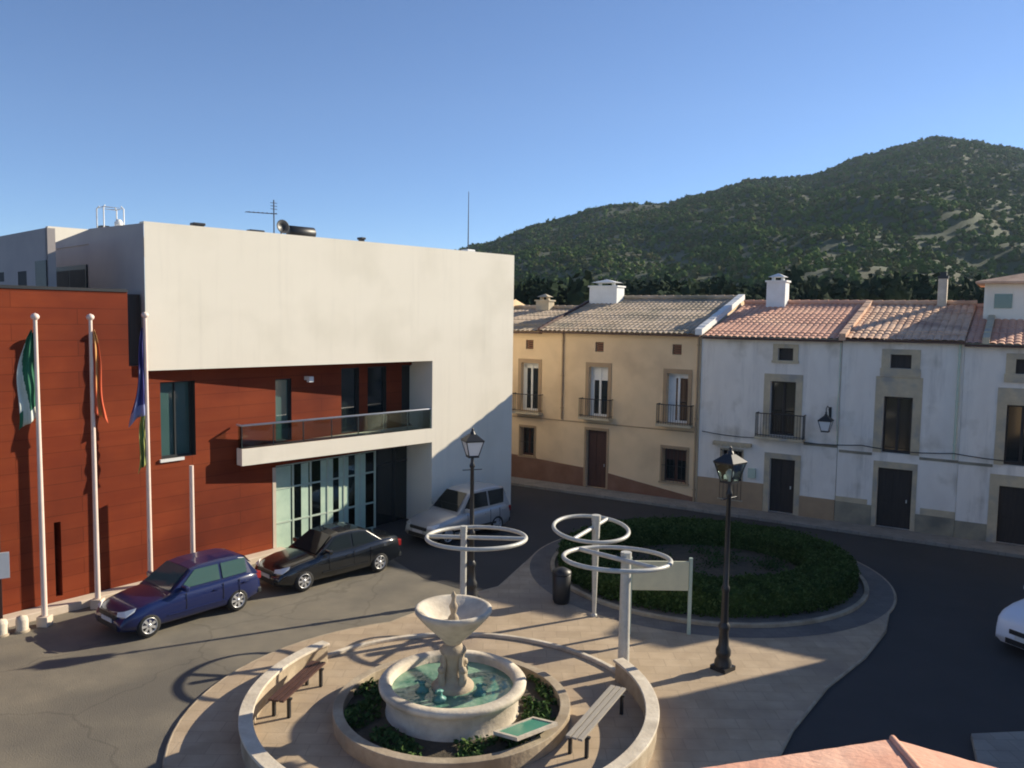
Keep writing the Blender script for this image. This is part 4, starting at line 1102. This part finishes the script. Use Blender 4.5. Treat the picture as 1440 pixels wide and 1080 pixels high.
for _ in range(48000):
    a = random.uniform(0, 2 * math.pi); k = hedge_shape(a)
    u = random.random()
    bum = .10 * mnoise.noise(Vector((math.cos(a) * 14, math.sin(a) * 14, u * 4))) + .05 * mnoise.noise(Vector((math.cos(a) * 40, math.sin(a) * 40, u * 9)))
    if mnoise.noise(Vector((math.cos(a) * 22, math.sin(a) * 22, 5 + u * 6))) < -.38 and random.random() < .8: continue
    if u < .42: q = random.uniform(-.62, .62); z = .70 - .10 * abs(q) ** 3; nr = Vector((0, 0, 1))
    elif u < .74: q = .66 + random.uniform(-.05, .05); z = random.uniform(.02, .66); nr = Vector((math.cos(a), math.sin(a), 0))
    else: q = -.66 + random.uniform(-.05, .05); z = random.uniform(.02, .66); nr = Vector((-math.cos(a), -math.sin(a), 0))
    rr = bum + random.uniform(-.02, .04) + (random.uniform(.02, .12) if random.random() < .05 else 0)
    p = ((E2[0] - .7 + q) * math.cos(a) + nr.x * rr, (E2[1] - .7 + q) * math.sin(a) + nr.y * rr, .06 + z * k + nr.z * rr)
    leaves(b, p, .055, nr, random.choice((0, 0, 0, 1)))
b.build('foliage', [M['hedge'], M['cover2']], hd)
b = MB(); b.lathe([(3.6, .12), (.001, .16)], 48, c=(HC[0], HC[1], 0)); tag(b.build('hedge_bed_soil', M['soil']), kind='structure')
kb = ringwall('hedge_kerb', HC, 4.66, 4.80, .03, .16, 0, 360, 80, M['stone_dark']); kb.location = (HC[0], HC[1] , 0); tag(kb, 'stone kerb ring edging the round hedge', 'kerb')
b = MB()
for q in range(18):
    cx = random.uniform(-2.6, 2.6); cy = random.uniform(-2.4, 2.4)
    for _ in range(110):
        d = Vector((random.gauss(0, .22), random.gauss(0, .22), abs(random.gauss(0, .14))))
        leaves(b, (HC[0] + cx + d.x, HC[1] + cy + d.y, .16 + d.z), .05)
tag(b.build('low_planting', M['cover']), 'low dark plants on the soil inside the hedge ring', 'ground cover', kind='stuff')

# ------------------------------------------------------------------ cars
def boolean_cut(o, cutters):
    bm = MB()
    for c, r, d in cutters:
        n = 28; vs = []; 
        for k in range(n):
            a = 2 * math.pi * k / n; vs.append((c[0] + r * math.cos(a), c[1] - d, c[2] + r * math.sin(a)))
        for k in range(n):
            a = 2 * math.pi * k / n; vs.append((c[0] + r * math.cos(a), c[1] + d, c[2] + r * math.sin(a)))
        fs = [tuple(range(n)), tuple(reversed(range(n, 2 * n)))] + [(k, n + k, n + (k + 1) % n, (k + 1) % n) for k in range(n)]
        bm.add(vs, fs)
    cu = bm.build('cut', M['rubber'])
    bm2 = bmesh.new(); bm2.from_mesh(cu.data); bmesh.ops.recalc_face_normals(bm2, faces=bm2.faces); bm2.to_mesh(cu.data); bm2.free()
    bm2 = bmesh.new(); bm2.from_mesh(o.data); bmesh.ops.recalc_face_normals(bm2, faces=bm2.faces); bm2.to_mesh(o.data); bm2.free()
    md = o.modifiers.new('b', 'BOOLEAN'); md.object = cu; md.operation = 'DIFFERENCE'; md.solver = 'EXACT'
    dg = bpy.context.evaluated_depsgraph_get(); me = bpy.data.meshes.new_from_object(o.evaluated_get(dg))
    o.modifiers.remove(md); o.data = me
    bpy.data.objects.remove(cu)
def car(loc, rz, label, paint, L=4.0, W=1.70, H=1.46, wb=2.5, style='hatch', wr=.30, name='parked_car', group='cars parked round the square', belt=.92, rim='alloy', mirror=None, gl='glass_dark'):
    o = empty(name, (*loc, .01), rz, label, 'car', group)
    hL = L / 2; hW = W / 2; fo_ = hL - wb / 2
    fa = wb / 2 + (.06 if style != 'x' else 0); ra = -wb / 2 + .06
    hood = belt - .06
    if style == 'saloon': top = [(-hL, .55), (-hL + .02, .80), (-hL + .12, .96), (-hL + .5, 1.0), (-hL + .95, 1.0)]
    else: top = [(-hL, .55), (-hL + .02, .85), (-hL + .08, belt), (-hL + .4, belt + .03), (-hL + .8, belt + .02)]
    st = top + [(-.4, belt), (.3, belt - .01), (hL - 1.35, belt - .0), (hL - 1.1, hood), (hL - .7, hood - .05), (hL - .35, hood - .13), (hL - .12, hood - .23), (hL - .03, hood - .36), (hL, .45)]
    def halfw(x):
        t = abs(x) / hL
        return hW * (1 - .02 * t - .17 * max(0, (t - .72) / .28) ** 2.0)
    b = MB(); vs = []; K = 0; ring = None
    for x, zt in st:
        w = halfw(x); e = max(0, (abs(x) / hL - .85) / .15); zb = .20 + .06 * e
        hgt = zt - zb
        pts = [(0, zb), (w * .82, zb), (w * .95, zb + .07), (w * .99, zb + hgt * .35), (w, zb + hgt * .62), (w * .975, zb + hgt * .88), (w * .90, zt - .012), (w * .78, zt + .008), (0, zt + .035)]
        ringp = [(x, -y, z) for y, z in pts] + [(x, y, z) for y, z in reversed(pts[1:-1])]
        K = len(ringp); vs += ringp
    fs = []
    for i in range(len(st) - 1):
        for k in range(K):
            k2 = (k + 1) % K; fs.append((i * K + k, i * K + k2, (i + 1) * K + k2, (i + 1) * K + k))
    fs += [tuple(range(K)), tuple(reversed(range((len(st) - 1) * K, len(st) * K)))]
    b.add(vs, fs, 0, True)
    body = b.build('body', paint, o)
    boolean_cut(body, [((fa, s * hW, wr + .01), wr + .07, .26) for s in (-1, 1)] + [((ra, s * hW, wr + .01), wr + .07, .26) for s in (-1, 1)])
    # cabin
    xc = hL - 1.18; xa = xc - .78                     # cowl, top of windscreen
    if style == 'hatch': xr, xe = -hL + .42, -hL + .10
    elif style == 'suv': xr, xe = -hL + .30, -hL + .08
    else: xr, xe = -hL + 1.25, -hL + .62
    zb = belt - .03; ca = [(xc, zb, 0), (xc - .26, 0, .36), (xa + .12, 0, .88), (xa - .15, 0, .97), ((xa + xr) / 2, 0, 1.0), (xr + .2, 0, .96), (xr, 0, .88), ((xr + xe) / 2, 0, .46), (xe, zb, 0)]
    wbot, wtop = hW * .90, hW * .70
    b = MB(); vs = []; NN = 7
    HT = H - zb
    for x, _, t in ca:
        z = zb + HT * t; w = wbot + (wtop - wbot) * t
        if x < -hL + .6: w *= .96
        vs += [(x, -wbot * (1 if x > -hL + .4 else .96), zb - .02), (x, -w, z - .02 * (t > 0)), (x, -w * .86, z + .015 * (t > .5)), (x, 0, z + .035 * (t > .5)), (x, w * .86, z + .015 * (t > .5)), (x, w, z - .02 * (t > 0)), (x, wbot * (1 if x > -hL + .4 else .96), zb - .02)]
    fs = []
    for i in range(len(ca) - 1):
        for k in range(NN - 1): fs.append((i * NN + k, i * NN + k + 1, (i + 1) * NN + k + 1, (i + 1) * NN + k))
    b.add(vs, fs, 0, False)
    cab = b.build('cabin', paint, o, bevel=.025)
    # glass
    def topz(x):
        for (x0, _, t0), (x1, _, t1) in zip(ca, ca[1:]):
            if x1 <= x <= x0: return t0 + (t1 - t0) * (x0 - x) / (x0 - x1)
        return 0
    G = M[gl]
    def side(x, t, s): return (x, s * (wbot + (wtop - wbot) * t + .012), zb + HT * t)
    xm = (xa + xr) / 2 + .05
    fa_ = [(xc - .30, .16), (xm + .04, .16), (xm + .04, .86), (xa + .02, .86)]
    rb = (xr + .02, .86) if style != 'saloon' else (xr + .1, .84)
    rbb = (xe + .34, .18) if style != 'saloon' else (xe + .4, .2)
    ra_ = [(xm - .04, .16), rbb, rb, (xm - .04, .86)]
    for s in (-1, 1):
        for q in (fa_, ra_):
            b = MB(); pts = [side(x, t, s) for x, t in q]; b.add(pts, [(0, 1, 2, 3)] if s < 0 else [(3, 2, 1, 0)]); b.build('side_window', G, o)
    def cross(x0, t0, x1, t1, nm, off):
        w0 = (wbot + (wtop - wbot) * t0) * .88; w1 = (wbot + (wtop - wbot) * t1) * .86
        b = MB(); b.add([(x0 + off, -w0, zb + HT * t0 + .03), (x0 + off, w0, zb + HT * t0 + .03), (x1 + off, w1, zb + HT * t1 + .03), (x1 + off, -w1, zb + HT * t1 + .03)], [(0, 1, 2, 3)]); b.build(nm, G, o)
    cross(xc - .07, .1, xc - .26, .36, 'windscreen', .015); cross(xc - .26, .365, xa + .14, .87, 'windscreen', .015)
    cross((xr + xe) / 2 - .02, .46, xr - .02, .84, 'rear_window', -.02)
    # wheels
    for x in (fa, ra):
        for s in (-1, 1):
            T = Matrix.Translation((x, s * (hW - .10), wr)) @ Matrix.Rotation(-s * math.pi / 2, 4, 'X')
            b = MB(); b.M = T; b.lathe([(wr * .62, .085), (wr * .9, .09), (wr * .98, .06), (wr, 0), (wr * .98, -.08), (wr * .9, -.1), (wr * .3, -.1)], 28)
            wh_ = b.build('wheel', M['rubber'], o)
            b = MB(); b.M = T; b.lathe([(wr * .68, .078), (wr * .64, .095), (wr * .60, .085), (wr * .57, .04)], 28); b.lathe([(.001, .085), (wr * .16, .085), (wr * .18, .06)], 16)
            for k in range(7):
                a = 2 * math.pi * k / 7; c_, s_ = math.cos(a), math.sin(a); ww = wr * .085
                b.add([(c_ * wr * .1 - s_ * ww, s_ * wr * .1 + c_ * ww, .082), (c_ * wr * .1 + s_ * ww, s_ * wr * .1 - c_ * ww, .082), (c_ * wr * .62 + s_ * ww * 1.5, s_ * wr * .62 - c_ * ww * 1.5, .080), (c_ * wr * .62 - s_ * ww * 1.5, s_ * wr * .62 + c_ * ww * 1.5, .080)], [(0, 1, 2, 3)])
            b.build('rim', M[rim], wh_)
    # lamps, grille, bumpers, plates, mirrors, handles
    for s in (-1, 1):
        b = MB(); w = halfw(hL - .14)
        b.add([(hL - .02, s * w * .60, .60), (hL - .10, s * w * .99, .62), (hL - .30, s * w * 1.035, .72), (hL - .36, s * w * 1.0, .80), (hL - .14, s * w * .80, .735), (hL - .05, s * w * .58, .70)], [(0, 1, 2, 3, 4, 5) if s > 0 else (5, 4, 3, 2, 1, 0)]); b.build('headlight', M['lens'], o)
        b = MB(); w = halfw(-hL + .05); zt = .90 if style != 'saloon' else .86
        b.box(-hL - .015, -hL + .16, *sorted((s * w * .78, s * (w * 1.015))), zt - .20, zt); b.build('tail_light', M['tail'], o, bevel=.02)
        b = MB(); b.box(xc - .42, xc - .30, *sorted((s * wbot, s * (hW + .17))), belt + .03, belt + .16); b.build('door_mirror', mirror or paint, o, bevel=.03)
        b = MB()
        for x in (xm + .12, xm - .75): b.box(x, x + .16, *sorted((s * hW * .99, s * (hW + .02))), belt - .17, belt - .14)
        b.build('door_handle', paint, o)
        b = MB()
        for x in (xc - .42, xm, xe + .62):
            for q in range(6):
                zz = .40 + (belt - .44) * q / 6; b.box(x - .005, x + .005, *sorted((s * hW * (.985 if q < 1 else .972 if q > 4 else .992), s * (hW * (.9925 if q < 1 else .985 if q > 4 else 1.0) + .003))), zz, zz + (belt - .44) / 6 - .001)
        b.build('door_seam', M['iron'], o)
        b = MB(); b.box(hL - .9, -hL + .9, *sorted((s * hW * .985, s * (hW + .012))), .40, .47) if style == 'suv' else b.box(-.8, .8, *sorted((s * hW * .985, s * (hW + .006))), .42, .45)
        b.build('side_trim', M['frame_dark'] if style == 'suv' else paint, o)
    b = MB(); b.box(hL - .06, hL + .012, -.42, .42, .52, .63); b.box(hL - .06, hL + .016, -.5, .5, .27, .40); b.build('grille', M['iron'], o, bevel=.01)
    b = MB(); b.box(hL + .01, hL + .03, -.26, .26, .42, .52); b.build('number_plate', M['plate'], o)
    b = MB(); b.box(-hL - .03, -hL - .01, -.26, .26, .60, .71); b.build('number_plate', M['plate'], o)
    b = MB(); b.box(-hL - .03, -hL + .1, -.7, .7, .30, .46); b.build('rear_bumper', M['frame_dark'], o, bevel=.03)
    return o
blue = gloss('car_blue', (.006, .014, .075), .3, spec=.4, coat=.6)
black = gloss('car_black', (.008, .010, .013), .22, spec=.5, coat=.9)
silver = gloss('car_silver', (.42, .42, .41), .3, metal=.25, coat=.6)
whitec = gloss('car_white', (.74, .76, .82), .3, coat=.6)
car((-8.55, 20.83), math.atan2(-.776, -.63), 'dark blue hatchback parked nearest the camera beside the red wall', blue, L=3.82, W=1.66, H=1.43, wb=2.42, gl='glass_teal')
car((-5.47, 24.40), math.atan2(-.714, -.70), 'black saloon car parked in front of the glass entrance', black, L=4.3, W=1.72, H=1.42, wb=2.64, style='saloon', wr=.31)
car((-1.85, 29.3), math.atan2(-.72, -.69), 'silver grey tall car in the shade by the cream wall', silver, L=3.9, W=1.70, H=1.68, wb=2.4, style='suv', wr=.33, belt=.98)
car((14.1, 19.6), math.atan2(-.42, -.91), 'white car cut off by the right edge, in deep shade', whitec, L=4.2, W=1.85, H=1.75, wb=2.6, style='suv', wr=.36, belt=1.16, rim='alloy')

cb = MB(); pts = []
for k in range(25):
    s_ = 5.0 + 12.6 * k / 24; sag = .10 * abs(math.sin(k / 24 * math.pi * 4))
    pts.append((*hw(s_, -.13), 3.22 - sag))
cb.tube(pts, .018, 5)
tag(cb.build('facade_cable', M['iron']), 'thin black cable strung along the white house fronts above the doors', 'cable')

# ------------------------------------------------------------------ thin air haze that fades the far hill
hz = MB(); hz.box(-1100, 1100, -450, 1000, -2, 260)
m = bpy.data.materials.new('haze'); m.use_nodes = True; nt = m.node_tree
nt.nodes.remove(nt.nodes['Principled BSDF'])
pv = nt.nodes.new('ShaderNodeVolumePrincipled'); pv.inputs['Color'].default_value = (.62, .80, 1, 1); pv.inputs['Density'].default_value = .00013; pv.inputs['Anisotropy'].default_value = .2
nt.links.new(pv.outputs[0], nt.nodes['Material Output'].inputs['Volume'])
tag(hz.build('haze', m), 'thin blue haze in the air over the valley', 'haze', kind='stuff')
